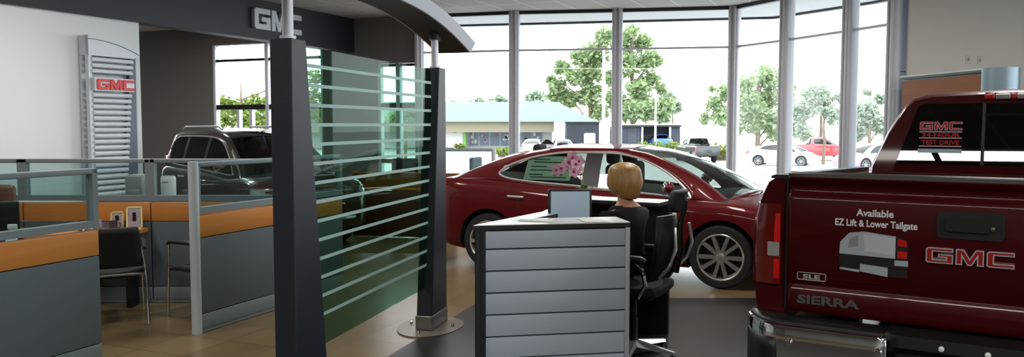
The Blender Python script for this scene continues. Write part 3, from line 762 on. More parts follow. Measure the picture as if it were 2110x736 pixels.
def car(name, label, cat, loc, rz, paint, P, glass=None, group=None, detail=1, trim=None, rim_mat=None):
    """loc: ground point under the car's centre; local x forwards, y left"""
    glass = glass or M['car_glass']; trim = trim or M['bright']; rim_mat = rim_mat or M['steel']
    root = thing(name, label, cat, loc, rz, group)
    xr, xf, Wd = P['xr'], P['xf'], P['W']
    zb, zs, crown = pchip(P['belt']), pchip(P['sill']), pchip(P['crown'])
    cz = pchip([(p[0], p[1]) for p in P['cant']]); cy = pchip([(p[0], p[2]) for p in P['cant']])
    xcr, xcf = P['cant'][0][0], P['cant'][-1][0]
    bow = pchip(P['bow']); rcr = pchip(P['roofcrown'])
    Rr, Rf, kr, kf = P.get('Rr', .55), P.get('Rf', .8), P.get('kr', .72), P.get('kf', .55)
    lev = P.get('lev', [(0,.90),(.06,.955),(.14,.985),(.35,1.0),(.55,.998),(.70,.992),(.82,.985),(.91,.97),(.965,.945),(1,.91)])
    rsh = P.get('rsh', [.06,.02,.0,.0,.0,.02,.04,.06,.09,.13]); fsh = P.get('fsh', [.10,.04,.0,.0,.0,.02,.06,.12,.2,.3])
    def wp(x):
        r = max(0, min(1, (x-xr)/Rr)); f = max(0, min(1, (xf-x)/Rf))
        a = kr+(1-kr)*sqrt(max(0, 1-(1-r)**2)); b = kf+(1-kf)*sqrt(max(0, 1-(1-f)**2))
        return Wd*a*b
    def sect(x):
        r = max(0, min(1, (x-xr)/Rr)); f = max(0, min(1, (xf-x)/Rf)); out = []
        z0, z1, w = zs(x), zb(x), wp(x)
        for k, (fz, fw) in enumerate(lev):
            out.append((x + (1-r)**2*rsh[k] - (1-f)**2*fsh[k], w*fw, lerp(z0, z1, fz)))
        for fr in (.86, .6, .3, 0):
            k = len(lev)-1
            out.append((x + (1-r)**2*rsh[k]*(1+.3*(1-fr)) - (1-f)**2*fsh[k], w*lev[-1][1]*fr, z1 + crown(x)*(1-fr*fr)))
        return out
    def bodyY(x, z):
        z0, z1 = zs(x), zb(x); t = (z-z0)/(z1-z0); w = wp(x)
        for (a, fa), (b, fb) in zip(lev[:-1], lev[1:]):
            if a <= t <= b: return w*lerp(fa, fb, (t-a)/(b-a))
        return w*lev[-1][1]
    nx = 64 if detail else 34
    xs = sorted(set([lerp(xr, xf, .5-.5*cos(pi*i/nx)) for i in range(nx+1)] + [lerp(xr, xf, i/nx) for i in range(nx+1)] + [xcr, xcf]))
    g = G(); rings = []
    for x in xs:
        h = sect(x); ring = [(h[0][0], 0, h[0][2])] + h[:-1] + [h[-1]] + [(p[0], -p[1], p[2]) for p in h[:-1][::-1]]
        rings.append(ring)
    n = len(rings[0]); vs = [p for r in rings for p in r]; fs = []; fm = []
    nl = len(lev)
    for i in range(len(rings)-1):
        for j in range(n):
            k = (j+1) % n; fs.append((i*n+j, i*n+k, (i+1)*n+k, (i+1)*n+j))
            top = nl <= j < n-nl; dark = (top and xcr-.02 < (xs[i]+xs[i+1])/2 < xcf+.02) or j == 0 or j == n-1
            fm.append(1 if dark else 0)
    fs.append(tuple(range(n))[::-1]); fs.append(tuple(range((len(rings)-1)*n, len(rings)*n))); fm += [0, 0]
    for f, mm in zip(fs, fm): g.add([], [], 0)
    g.v = [tuple(p) for p in vs]; g.f = [list(f) for f in fs]; g.m = fm; g.sm = [True]*len(fs)
    body = g.build('body', [paint, M['car_dark']], root, sharp=40)
    # wheel arches
    ra = P['R']+P.get('gap', .045)
    g = G()
    for wx in (P['wxf'], P['wxr']):
        for s in (-1, 1):
            g.lathe([(ra, -.32), (ra, .5)], 40, 1, M=Matrix.Translation((wx, s*(Wd-.05), P['R']+.01)) @ Matrix.Rotation(-s*pi/2, 4, 'X'))
    cut = g.build('cutter', [paint, M['car_dark']], None, sharp=0)
    bpy.context.view_layer.update(); cut.matrix_world = root.matrix_world.copy()
    bo = body.modifiers.new('arch', 'BOOLEAN'); bo.operation = 'DIFFERENCE'; bo.object = cut; bo.solver = 'EXACT'
    baked(body); bpy.data.objects.remove(cut, do_unlink=True)
    body.data.set_sharp_from_angle(angle=radians(38))
    # cabin: sides
    dx0, dx1 = P['dlo'][0][0], P['dlo'][-1][0]
    dup_, dlo_ = pchip(P['dlo']), pchip(P['dlow'])
    pil = P.get('pillars', [])
    cxs = set([lerp(xcr, xcf, .5-.5*cos(pi*i/nx)) for i in range(nx+1)])
    cxs |= set(lerp(dx0, dx1, .5-.5*cos(pi*i/(nx*.8))) for i in range(int(nx*.8)+1))
    for p_ in pil: cxs |= {p_[0]-p_[1], p_[0]+p_[1]}
    cxs |= {P['wind'][0], P['back'][1]}
    cxs = sorted(cxs)
    def sideY(x, z):
        b, t = zb(x), cz(x); yb = wp(x)*lev[-1][1]-.012; yt = cy(x)
        s = 1 if t-b < .004 else max(0, min(1, (z-b)/(t-b)))
        return lerp(yb, yt, s) + .018*4*s*(1-s)*min(1, (t-b)/.25)
    def rows(x):
        b, t = zb(x)-.004, max(cz(x), zb(x)-.003)
        if dx0 <= x <= dx1: lo, hi = dlo_(x), dup_(x)
        else: lo = hi = (b+t)/2 if not (x < dx0 or x > dx1) else lerp(b, t, .4)
        lo = min(max(lo, b), t); hi = min(max(hi, lo), t); return [b, lerp(b, lo, .5), lo, hi, lerp(hi, t, .5), t]
    def in_pillar(xm): return any(abs(xm-p_[0]) < p_[1] for p_ in pil)
    g = G()
    for s in (-1, 1):
        Pg = [[(x, s*sideY(x, z), z) for z in rows(x)] for x in cxs]
        g.grid(Pg, mf=lambda i, j: None if (j == 2 and dx0-1e-6 <= cxs[i] and cxs[i+1] <= dx1+1e-6) else 0)
    ss = [-1,-.93,-.8,-.5,-.2,0,.2,.5,.8,.93,1]
    def top(x, s): return (x+bow(x)*(1-s*s), cy(x)*s, max(cz(x), zb(x)-.003)+rcr(x)*(1-s*s))
    wh, bb, bh = P['wind'][0], P['back'][0], P['back'][1]
    def isglass(xm): return xm > wh and xm < P['wind'][1] or bb < xm < bh
    g.grid([[top(x, s) for s in ss] for x in cxs], mf=lambda i, j: None if (isglass((cxs[i]+cxs[i+1])/2) and 1 <= j <= 8) else 0)
    cab = g.build('cabin_shell', [paint, M['car_dark']], root, sharp=45, weld=True)
    so = cab.modifiers.new('thick', 'SOLIDIFY'); so.thickness = .018; so.offset = -1; so.material_offset = 1
    # windows
    segs = []; edges_ = sorted([dx0] + [v for p_ in pil for v in (p_[0]-p_[1], p_[0]+p_[1])] + [dx1])
    for a, b in zip(edges_[::2], edges_[1::2]): segs.append((a, b))
    for s in (-1, 1):
        for a, b in segs:
            xx = [x for x in cxs if a-1e-6 <= x <= b+1e-6]; g = G()
            g.grid([[(x, s*(sideY(x, z)-.006), z) for z in [lerp(rows(x)[2], rows(x)[3], k/4) for k in range(5)]] for x in xx]); g.build('side_window', glass, root)
        for p_ in pil:
            xx = [x for x in cxs if p_[0]-p_[1]-1e-6 <= x <= p_[0]+p_[1]+1e-6]; g = G()
            g.grid([[(x, s*(sideY(x, z)-.001), z) for z in [lerp(rows(x)[2], rows(x)[3], k/4) for k in range(5)]] for x in xx]); g.build('door_pillar', M['black'], root)
        loop = [(x, s*(sideY(x, rows(x)[3])+.002), rows(x)[3]) for x in cxs if dx0 <= x <= dx1][::2] + [(x, s*(sideY(x, rows(x)[2])+.002), rows(x)[2]) for x in cxs[::-1] if dx0 <= x <= dx1][::2]
        g = G(); g.tube(loop, .013 if detail else .010, 6, closed=True); g.build('window_trim', trim, root)
    for nm, a, b in (('windshield', wh, P['wind'][1]), ('rear_window', bb, bh)):
        xx = [x for x in cxs if a-1e-6 <= x <= b+1e-6]; g = G()
        g.grid([[(lambda q: (q[0], q[1], q[2]-.004))(top(x, s)) for s in ss[1:-1]] for x in xx]); g.build(nm, glass, root)
    # wheels
    for wx in (P['wxf'], P['wxr']):
        for s in (-1, 1):
            add_wheel(root, wx, s*(Wd-P.get('wi', .125)), P['R'], P.get('ww', .22), P['rim'], P.get('spokes', 10), rim_mat, (P['R'], P['rim'], P.get('spokes', 10), rim_mat.name), s)
    # seats, lamps, handles, mirrors, seams
    if detail:
        for sx in P.get('seats', []):
            for s in (-1, 1):
                g = G(); zq = zb(sx)-.12
                g.box((sx-.06, s*.36, zq+.16), (.14,.46,.52), bev=.06); g.box((sx-.10, s*.36, zq+.50), (.10,.26,.17), bev=.045); g.build('seat', M['black_soft'], root)
        g = G(); g.box((xcf-.42, 0, zb(xcf)-.02), (.35, 1.35, .10), bev=.04); g.build('dashboard', M['car_dark'], root)
        g = G(); R = Matrix.Translation((xcf-.66, .36, zb(xcf)+.02)) @ Matrix.Rotation(radians(65), 4, 'Y')
        g.tube([(.18*cos(2*pi*k/24), .18*sin(2*pi*k/24), 0) for k in range(24)], .015, 8, M=R, closed=True); g.build('steering_wheel', M['black'], root)
    for nm, key, mt in (('tail_light', 'tail', M['lens_red']), ('headlight', 'head', M['lens_clear'])):
        if key in P:
            x0, x1, z0, z1 = P[key]
            for s in (-1, 1):
                g = G(); Pg = []
                for i in range(9):
                    x = lerp(x0, x1, i/8); r = max(0, min(1, (x-xr)/Rr)); f = max(0, min(1, (xf-x)/Rf)); row = []
                    for j in range(6):
                        z = lerp(lerp(z0, z0+.02, i/8), z1, j/5); t = (z-zs(x))/(zb(x)-zs(x))
                        sh = 0
                        for k in range(len(lev)-1):
                            if lev[k][0] <= t <= lev[k+1][0]:
                                q = (t-lev[k][0])/(lev[k+1][0]-lev[k][0]); sh = (1-r)**2*lerp(rsh[k], rsh[k+1], q) - (1-f)**2*lerp(fsh[k], fsh[k+1], q)
                        e = .008
                        row.append((x+sh+(-e if x < 0 else e)*.6, s*(bodyY(x, z)+e), z))
                    Pg.append(row)
                g.grid(Pg); o = g.build(nm, mt, root); md = o.modifiers.new('thick','SOLIDIFY'); md.thickness = .02; md.offset = -1
    if detail:
        for s in (-1, 1):
            for hx, hz in P.get('handles', []):
                g = G(); y = bodyY(hx, hz)
                g.tube([(hx-.105, s*(y+.004), hz+.004),(hx-.09, s*(y+.03), hz+.004),(hx+.07, s*(y+.032), hz),(hx+.10, s*(y+.004), hz)], [.010,.014,.014,.010], 10); g.build('door_handle', trim, root)
            if 'mirror' in P:
                mx, mz = P['mirror']; y = sideY(mx, mz)
                g = G(); R = Matrix.Translation((mx, s*(y+.13), mz+.07)) @ Matrix.Rotation(s*radians(-12), 4, 'Z')
                g.ball((0,0,0), (.05,.105,.062), 0, 20, 12, M=R); mo = g.build('side_mirror', paint, root)
                g = G(); g.tube([(mx+.02, s*(y-.02), mz-.0),(mx+.01, s*(y+.07), mz+.03)], [.03,.022], 10); g.build('mirror_arm', M['black'], mo)
                g = G(); g.ball((-.045,0,0), (.03,.095,.06), 0, 16, 10, M=R); g.build('mirror_glass', M['chrome'], mo)
            for line in P.get('seams', []):
                g = G(); pts = []
                for (xa, za), (xb, z_b) in zip(line[:-1], line[1:]):
                    for k in range(8):
                        x, z = lerp(xa, xb, k/8), lerp(za, z_b, k/8); pts.append((x, s*(bodyY(x, z)-.0005), z))
                x, z = line[-1]; pts.append((x, s*(bodyY(x, z)-.0005), z)); g.tube(pts, .0035, 5); g.build('door_seam', M['car_dark'], root)
    return root, bodyY, sideY, top

SEDAN = dict(xr=-2.30, xf=2.33, W=.905, R=.335, rim=.245, wxf=1.34, wxr=-1.385, wi=.115,
    belt=[(-2.30,1.02),(-2.1,1.06),(-1.8,1.065),(-1.3,1.045),(-.8,1.015),(0,.97),(.95,.915),(1.35,.90),(1.8,.83),(2.1,.76),(2.33,.68)],
    sill=[(-2.3,.34),(-1.9,.24),(-1.3,.19),(1.3,.19),(1.9,.21),(2.33,.26)],
    crown=[(-2.3,.02),(-1.9,.03),(-1.2,.02),(.8,.02),(1.35,.095),(1.9,.10),(2.33,.05)],
    cant=[(-1.97,1.055,.70),(-1.65,1.19,.645),(-1.3,1.315,.60),(-.92,1.405,.57),(-.5,1.445,.56),(.05,1.445,.565),(.42,1.395,.575),(.84,1.235,.625),(1.1,1.09,.68),(1.36,.905,.76)],
    bow=[(-1.97,-.14),(-1.2,-.10),(-.8,-.02),(-.3,0),(.2,.04),(.5,.10),(1.36,.26)],
    roofcrown=[(-1.97,.03),(-1.2,.04),(-.5,.04),(.1,.04),(.5,.05),(1.36,.09)],
    dlo=[(-1.30,1.145),(-1.27,1.185),(-1.15,1.255),(-.83,1.35),(-.4,1.398),(.05,1.395),(.30,1.36),(.55,1.275),(.78,1.15),(.97,.99),(1.0,.945)],
    dlow=[(-1.30,1.135),(-1.26,1.11),(-1.1,1.075),(-.8,1.05),(-.35,1.025),(0,1.0),(.6,.96),(.97,.932),(1.0,.935)],
    pillars=[(-.15,.10)], wind=(.25,1.34), back=(-1.93,-1.12), seats=[.08,-.85], tail=(-2.29,-1.98,.80,1.0), head=(1.75,2.28,.58,.70),
    handles=[(-1.02,.88),(.02,.84)], mirror=(.80,.98),
    seams=[[(-1.12,1.03),(-.98,.75),(-1.0,.55),(-.82,.26)],[(-.17,.98),(-.16,.6),(-.15,.23)],[(1.02,.90),(1.05,.6),(.98,.23)],[(-.85,.245),(.95,.235)],[(-2.0,1.0),(-2.08,.7)]])
SUV = dict(xr=-2.30, xf=2.40, W=.93, R=.37, rim=.25, wxf=1.42, wxr=-1.42, wi=.12, Rf=.6, Rr=.45, kr=.8, kf=.68,
    belt=[(-2.3,1.08),(-1.5,1.07),(0,1.04),(1.0,1.0),(1.45,1.02),(2.0,.97),(2.25,.90),(2.4,.84)],
    sill=[(-2.3,.42),(-1.9,.30),(-1.3,.24),(1.3,.24),(1.9,.28),(2.4,.32)],
    crown=[(-2.3,.0),(1.0,.02),(1.45,.10),(2.0,.10),(2.4,.05)],
    cant=[(-2.27,1.10,.78),(-2.15,1.35,.71),(-1.98,1.60,.65),(-1.6,1.665,.64),(-.6,1.69,.64),(.0,1.67,.64),(.45,1.59,.65),(.9,1.36,.70),(1.2,1.19,.75),(1.45,1.03,.80)],
    bow=[(-2.27,-.10),(-1.9,-.08),(-1.4,0),(0,.03),(.5,.10),(1.45,.22)], roofcrown=[(-2.27,.02),(-1.5,.04),(0,.04),(1.45,.07)],
    dlo=[(-1.95,1.36),(-1.9,1.50),(-1.6,1.585),(-.6,1.60),(.0,1.585),(.35,1.53),(.8,1.30),(1.05,1.12),(1.12,1.07)],
    dlow=[(-1.95,1.30),(-1.9,1.18),(-1.6,1.13),(-.6,1.10),(.3,1.07),(1.05,1.05),(1.12,1.055)],
    pillars=[(-1.15,.06),(-.15,.06)], wind=(.22,1.43), back=(-2.24,-1.97), seats=[.2,-.8], tail=(-2.29,-2.05,.85,1.25), head=(1.95,2.36,.74,.90),
    handles=[(-.95,.95),(.1,.93)], mirror=(.92,1.1), rsh=[.05,.0,0,0,0,.0,.01,.02,.03,.05], fsh=[.08,.02,0,0,0,.0,.02,.05,.09,.15],
    seams=[[(-.15,1.02),(-.14,.28)],[(1.1,.98),(1.0,.28)],[(-1.25,1.03),(-1.0,.7),(-.95,.28)]])
PICK = dict(xr=-2.8, xf=2.75, W=.96, R=.39, rim=.25, wxf=1.8, wxr=-1.7, wi=.13, Rf=.6, Rr=.2, kr=.93, kf=.75,
    belt=[(-2.8,1.28),(-.5,1.28),(.9,1.24),(1.3,1.24),(2.4,1.15),(2.75,1.05)], sill=[(-2.8,.55),(-1.7,.42),(1.8,.40),(2.75,.42)],
    crown=[(-2.8,0),(1.0,.0),(1.4,.06),(2.75,.03)],
    cant=[(-.75,1.30,.86),(-.68,1.6,.74),(-.6,1.80,.68),(0,1.86,.67),(.35,1.83,.67),(.75,1.62,.71),(1.25,1.27,.82)],
    bow=[(-.75,-.06),(0,0),(.4,.06),(1.25,.18)], roofcrown=[(-.75,.02),(0,.03),(1.25,.05)],
    dlo=[(-.56,1.62),(-.5,1.74),(0,1.78),(.3,1.75),(.65,1.58),(1.0,1.34)], dlow=[(-.56,1.42),(-.5,1.34),(0,1.32),(.5,1.30),(1.0,1.30)],
    pillars=[(.0,.05)], wind=(.42,1.24), back=(-.74,-.61), tail=(-2.8,-2.68,.85,1.15), head=(2.3,2.7,.85,1.02),
    rsh=[.02,0,0,0,0,0,0,0,0,.01], fsh=[.06,.02,0,0,0,0,0,.03,.06,.1], seats=[], handles=[], spokes=6)

# red sedan in the middle of the showroom
sa = radians(-26); sf = Vector((cos(sa), sin(sa), 0)); sn = Vector((-sin(sa), cos(sa), 0))
SCN = Vector((2.16, 8.5, 0)) - sf*1.34 + sn*.90
sed, bY, sY, stop = car('sedan', 'shiny dark red sedan with chrome window trim on the showroom floor', 'car', SCN, sa, M['red'], SEDAN, rim_mat=pm('bright_alloy', (206,204,196), .25, metal=.8))
g = G(); x0, x1, z0, z1 = -.98, -.40, 1.075, 1.345
g.grid([[(x, -(sY(x, z)-.022), z) for z in (z0, lerp(z0,z1,.5), z1)] for x in [lerp(x0, x1, k/6)+.0 for k in range(7)]], m=0)
for zz_, xa, xb in ((1.30,-.9,-.7),(1.27,-.9,-.55),(1.22,-.92,-.72),(1.22,-.66,-.45),(1.18,-.92,-.45),(1.13,-.92,-.75),(1.10,-.9,-.45),(1.13,-.62,-.5)):
    g.grid([[(x, -(sY(x, z)-.0195), z) for z in (zz_, zz_+.014)] for x in (xa, (xa+xb)/2, xb)], m=1)
g.build('window_sticker', [M['paper_green'], M['paper_ink']], sed)
g = G(); g.prism([(-.09,0),(.09,0),(.02,.055),(-.02,.06)], .02, M=face_M((-1.0,0,1.47),(1,0,0))); g.build('roof_antenna', M['black'], sed)

# dark SUV in the side bay, nose towards the viewer's right
va = radians(-50); vf = Vector((cos(va), sin(va), 0)); vn = Vector((-sin(va), cos(va), 0))
suv, vbY, vsY, vtop = car('suv', 'dark bronze SUV with roof rails parked in the side bay behind the cubicles', 'car', Vector((-3.96, 12.7, 0)), va, M['suv'], SUV, glass=M['car_glass_dark'])
suv.scale = (.91, .91, .96)
for s in (-1, 1):
    g = G(); g.tube([(-1.7, s*.60, 1.70),(-1.6, s*.60, 1.745),(.0, s*.60, 1.755),(.15, s*.60, 1.71)], .018, 8); g.build('roof_rail', M['silver'], suv)
g = G()
for k in range(4): g.box((2.375-.03*k*.3, 0, .66+.07*k), (.05, .78-.02*k, .03), bev=.008)
g.build('grille', M['chrome'], suv)
g = G(); g.box((2.355, 0, .765), (.04, .84, .30), bev=.02); g.build('grille_frame', M['black'], suv)
g = G(); g.tube([(2.2,-.80,.50),(2.38,-.55,.46),(2.41,0,.45),(2.38,.55,.46),(2.2,.80,.50)], .03, 8); g.build('bumper_trim', M['chrome'], suv)

# ------------------------------------------------------------------ the red pickup in the right foreground, seen from behind
pk = thing('pickup_truck', 'deep red pickup truck at right, seen from behind with lettering on its tailgate', 'truck', (2.07, 3.72, 0), radians(57))
# tailgate skin: profile swept across
prof = [(.055,.775),(.012,.772),(.0,.79),(-.004,.895),(.008,.908),(.008,.918),(-.010,.935),(-.016,1.20),(-.014,1.345),(-.006,1.368),(.006,1.378),(.010,1.40),(.0,1.425),(-.022,1.438),(-.030,1.452),(-.018,1.468)]
g = G(); ys = [-.80,-.797,-.79] + [lerp(-.78,.78,k/16) for k in range(17)] + [.79,.797,.80]
def tg(y, p):
    e = max(0, abs(y)-.78)/.02; return (p[0]+.012*e*e-.010*(1-(y/.8)**2)*.6, y, p[1])
back_ = [(.06,1.468),(.06,.775)]
g.loft([[tg(y, p) for p in prof+back_] for y in ys]); g.build('tailgate', M['red_truck'], pk, sharp=50)
g = G(); g.loft([[tg(y, p) for p in [(-.026,1.458),(-.022,1.474),(.0,1.484),(.07,1.480),(.07,1.462)]] for y in ys]); g.build('tailgate_cap', M['black'], pk)
TGM = face_M((-.0235,0,0),(0,-1,0))         # drawing x runs to the right as seen from behind
def onT(y, z, d=0.0): return face_M((-.0235-d, y, z), (0,-1,0), (0,0,1))
# handle
g = G(); g.prism([(p[0], p[1]) for p in rounded(.27,.125,.025,5)], .012, M=onT(-.01,1.262,-.004)); g.build('handle_bezel', M['black'], pk)
g = G(); g.prism([(p[0], p[1]) for p in rounded(.18,.055,.015,4)], .02, M=onT(-.0,1.262,.006)); g.lathe([(.009,.0),(.009,.012)], 12, M=onT(-.098,1.255,.006)); g.build('handle', M['black_soft'], pk)
g = G(); g.lathe([(.010,.0),(.010,.014),(.004,.015)], 14, M=onT(-.098,1.255,.006)); g.build('lock', M['chrome'], pk)
g = G(); block_letters(g, .352, .072, .014, onT(-.01,1.118,-.004), 0, 1, .0052); g.build('emblem', [M['bright'], M['emblem_red']], pk)
# lettering
g = G()
for body_, size, y, z in (('Available', .048, .39, 1.279), ('EZ Lift & Lower Tailgate', .046, .388, 1.229)):
    v, f = text_poly(body_, size, .0006, .0011, .80 if len(body_) > 12 else .95); g.add(v, f, 0, False, onT(y, z, -.001))
g.build('white_lettering', M['white_vinyl'], pk)
g = G()                                      # picture decal: a lowered tailgate
dc = onT(.392, 1.10, -.003)
def dpoly(pts, m, h): g.prism([(p[0]*.155, p[1]*.105) for p in pts], .0005+h*.0004, m, dc)
dpoly([(-1,-.1),(-.98,.45),(-.72,.9),(-.3,1.0),(.62,.86),(.62,-.15)], 0, 0)
dpoly([(-.75,.2),(-.7,.65),(-.45,.8),(-.45,.3)], 3, 1)
dpoly([(-.3,.9),(.6,.78),(.6,.0),(-.25,.1)], 5, 1)
dpoly([(.64,-.18),(.64,.84),(.82,.82),(.97,.5),(.98,-.16)], 1, 0)
dpoly([(.68,.45),(.68,.75),(.92,.7),(.92,.42)], 2, 1); dpoly([(.68,-.1),(.68,.2),(.94,.2),(.94,-.1)], 2, 1)
dpoly([(-.98,-.5),(-1,-.12),(.6,-.2),(.98,-.48),(.98,-.6)], 1, 1)
dpoly([(-.96,-.75),(-.96,-.5),(-.4,-.52),(-.4,-.78)], 1, 2)
dpoly([(-.38,-.85),(-.38,-.5),(.42,-.58),(.42,-1.0)], 0, 2)
dpoly([(-.98,-.82),(-.96,-.7),(-.4,-.78),(-.4,-.9)], 0, 2); dpoly([(.44,-1.0),(.44,-.62),(.97,-.62),(.97,-.98)], 1, 2); dpoly([(.6,-.22),(.6,-.46),(.98,-.46),(.98,-.2)], 0, 2)
g.build('picture_decal', [M['grey_vinyl'], M['black'], M['lens_red'], M['plastic_grey'], M['white_vinyl'], pm('pale_grey_vinyl', (182,190,196), .5)], pk)
g = G(); v, f = text_poly('SIERRA', .058, .004, .002, 1.62, 'LEFT'); g.add(v, f, 0, True, onT(.745,.822,-.015)); g.build('name_badge', M['steel'], pk)
g = G(); v, f = text_poly('SLE', .030, .003, .001, 1.9); g.add(v, f, 0, True, onT(.676,.950,-.006))
bo_ = rounded(.135,.036,.006,3); g.tube([tuple(onT(.676,.961,-.004) @ Vector((p[0],p[1],0))) for p in bo_], .0022, 6, closed=True); g.build('trim_badge', M['bright'], pk)
# box sides, tail lamps
for s in (-1, 1):
    g = G(); rings = []
    for x in (.02, .05, .15, .5, 1.0, 1.5, 2.0, 2.33):
        e = .03*max(0, 1-x/.12); zt = 1.445-.026*x
        rings.append([(x, s*y, z) for y, z in [(.815,.70),(.96-e,.70),(.985-e,.80),(1.0-e,1.0),(1.0-e,1.15),(.985-e,1.28),(.955-e,1.37),(.93-e,zt-.02),(.90-e,zt),(.82,zt),(.815,zt-.03)]])
    g.loft(rings); bs_ = g.build('box_side', [M['red_truck'], M['car_dark']], pk)
    g = G(); g.lathe([(.465,-.13),(.465,.3)], 40, 1, M=Matrix.Translation((1.15, s*.95, .43)) @ Matrix.Rotation(-s*pi/2, 4, 'X')); ct_ = g.build('cutter', [M['red_truck'], M['car_dark']], None, sharp=0)
    ct_.parent = None; bo = bs_.modifiers.new('arch', 'BOOLEAN'); bo.operation = 'DIFFERENCE'; bo.solver = 'EXACT'; bo.object = ct_
    mw_ = pk.matrix_world.copy(); bpy.context.view_layer.update(); ct_.matrix_world = pk.matrix_world.copy()
    baked(bs_); bs_.data.set_sharp_from_angle(angle=radians(38)); bpy.data.objects.remove(ct_, do_unlink=True)
    g = G(); g.loft([[(x, s*(y-.03*max(0,1-x/.12)), 1.446-.026*x+dz) for y, dz in [(.82,0),(.92,-.002),(.92,.010),(.90,.018),(.82,.018)]] for x in (.02,.15,1.0,2.33)]); g.build('rail_cap', M['black'], pk)
    # lamp cluster
    def lampbox(z0, z1, y0, y1, mt, nm, px=.0):
        g = G(); rings = []
        for z in [lerp(z0, z1, k/6) for k in range(7)]:
            yo = y1 - .05*max(0, (z-1.2))/.12*.5
            rings.append([(.10, s*(y0), z), (-.012-px, s*(y0), z), (-.016-px, s*((y0+yo)/2), z), (-.004-px, s*(yo-.03), z), (.03, s*(yo-.002), z), (.10, s*(yo+.004), z), (.12, s*(yo-.02), z)])
        g.loft(rings); return g.build(nm, mt, pk)
    tl = lampbox(.905, 1.315, .832, .985, M['lens_dark'], 'tail_light')
    for z0, z1, y0, y1, mt, nm in ((1.125,1.268,.836,.892,M['lens_red'],'brake_lens'),(1.05,1.122,.838,.94,M['lens_clear'],'reverse_lens'),(.935,1.035,.836,.892,M['lens_red'],'turn_lens')):
        o = lampbox(z0, z1, y0, y1, mt, nm, .004); o.parent = tl
    g = G(); g.box((.07, s*.815, 1.11), (.10,.02,.66)); g.build('gap_panel', M['car_dark'], pk)
g = G(); g.box((1.2,0,.86), (2.3,1.64,.04)); g.build('bed_floor', M['black'], pk)
g = G(); g.box((2.34,0,1.06), (.04,1.80,.60)); g.build('bed_front', M['red_truck'], pk)
# bumper
g = G(); rings = []
for y in [lerp(-1.0, 1.0, k/40) for k in range(41)]:
    e = max(0, (abs(y)-.80)/.2); cx = .20*e**2.2
    rings.append([(.02,y,.47),(-.16+cx,y,.45),(-.185+cx,y,.50),(-.195+cx,y,.70),(-.185+cx,y,.735),(-.165+cx,y,.742),(.02,y,.745)])
g.grid([r for r in rings], mf=lambda i, j: (None if abs(lerp(-1,1,(i+.5)/40)) < .305 else 0))
bm_ = g.build('bumper', M['chrome'], pk); md = bm_.modifiers.new('thick','SOLIDIFY'); md.thickness = .012; md.offset = -1
g = G()
for s in (-1, 1):
    g.grid([[(x+max(0,(abs(y)-.80)/.2)**2.2*.2*(1 if x < -.1 else .3), y, .747+dz) for x, dz in ((.02,.0),(-.02,.012),(-.13,.012),(-.165,.002))] for y in [s*lerp(.28,.985,k/14) for k in range(15)]])
g.grid([[(x, y, z) for x, z in ((.02,.758),(-.03,.765),(-.13,.765),(-.17,.755),(-.175,.70),(-.12,.66),(-.12,.47))] for y in [lerp(-.31,.31,k/10) for k in range(11)]])
st = g.build('step_pad', M['black'], pk); md = st.modifiers.new('thick','SOLIDIFY'); md.thickness = .012; md.offset = -1
g = G(); g.box((-.115,0,.60), (.02,.36,.15), bev=.01); g.build('plate_recess', M['car_dark'], pk)
for y in (.075,-.105):
    g = G(); g.lathe([(.012,0),(.012,.01),(.004,.014)], 14, M=face_M((-.178,y,.722),(0,-1,0))); g.build('plate_light', pm('bright_plate_lamp', (240,240,240), .3) if y > 0 else bpy.data.materials['bright_plate_lamp'], pk)
for s in (-1, 1):
    g = G(); g.loft([[(.02,s*.90,.48),(-.09,s*.80,.46),(-.06,s*.86,.46)],[(.02,s*.90,.48),(-.09,s*.80,.46),(-.06,s*.86,.46)]], caps=False)
    g = G(); P_ = []
    for k in range(7):
        y = lerp(.80,.985,k/6); e = max(0,(y-.80)/.2); cx = .20*e**2.2; P_.append([(-.199+cx-.003, s*y, z) for z in (.50,.56,.62,.675)])
    g.grid(P_); o = g.build('corner_step', M['black'], pk); md = o.modifiers.new('thick','SOLIDIFY'); md.thickness = .01
    for y, z in ((.734,.662),(.334,.672)):
        g = G(); g.lathe([(.018,0),(.018,.006),(.012,.016),(.001,.017)], 16, M=face_M((-.192,s*y,z),(0,-1,0))); g.build('bumper_bolt', M['chrome'], pk)
# cab
CY = -.08
def cabring(x, zb_, zt, wb, wt, tilt=0):
    pts = []
    for y, z in [(wb,.62),(wb+.03,.95),(wb,zb_),(lerp(wb,wt,.5)+.015,lerp(zb_,zt,.5)),(wt+.03,zt-.07),(wt-.03,zt-.015),(wt-.14,zt+.012),(0,zt+.035)]: pts.append((x+tilt*(z-1.4), y, z))
    return [(p[0], p[1]+CY, p[2]) for p in pts] + [(p[0], -p[1]+CY, p[2]) for p in pts[:-1][::-1]]
g = G()
g.loft([cabring(2.42,1.40,1.905,.89,.655,.16), cabring(2.46,1.40,1.925,.91,.665,.16), cabring(2.6,1.40,1.935,.93,.67,.10), cabring(3.1,1.38,1.94,.935,.67,0), cabring(3.5,1.37,1.90,.935,.66,-.2), cabring(3.75,1.36,1.82,.935,.65,-.6)], caps=False, closed=True)
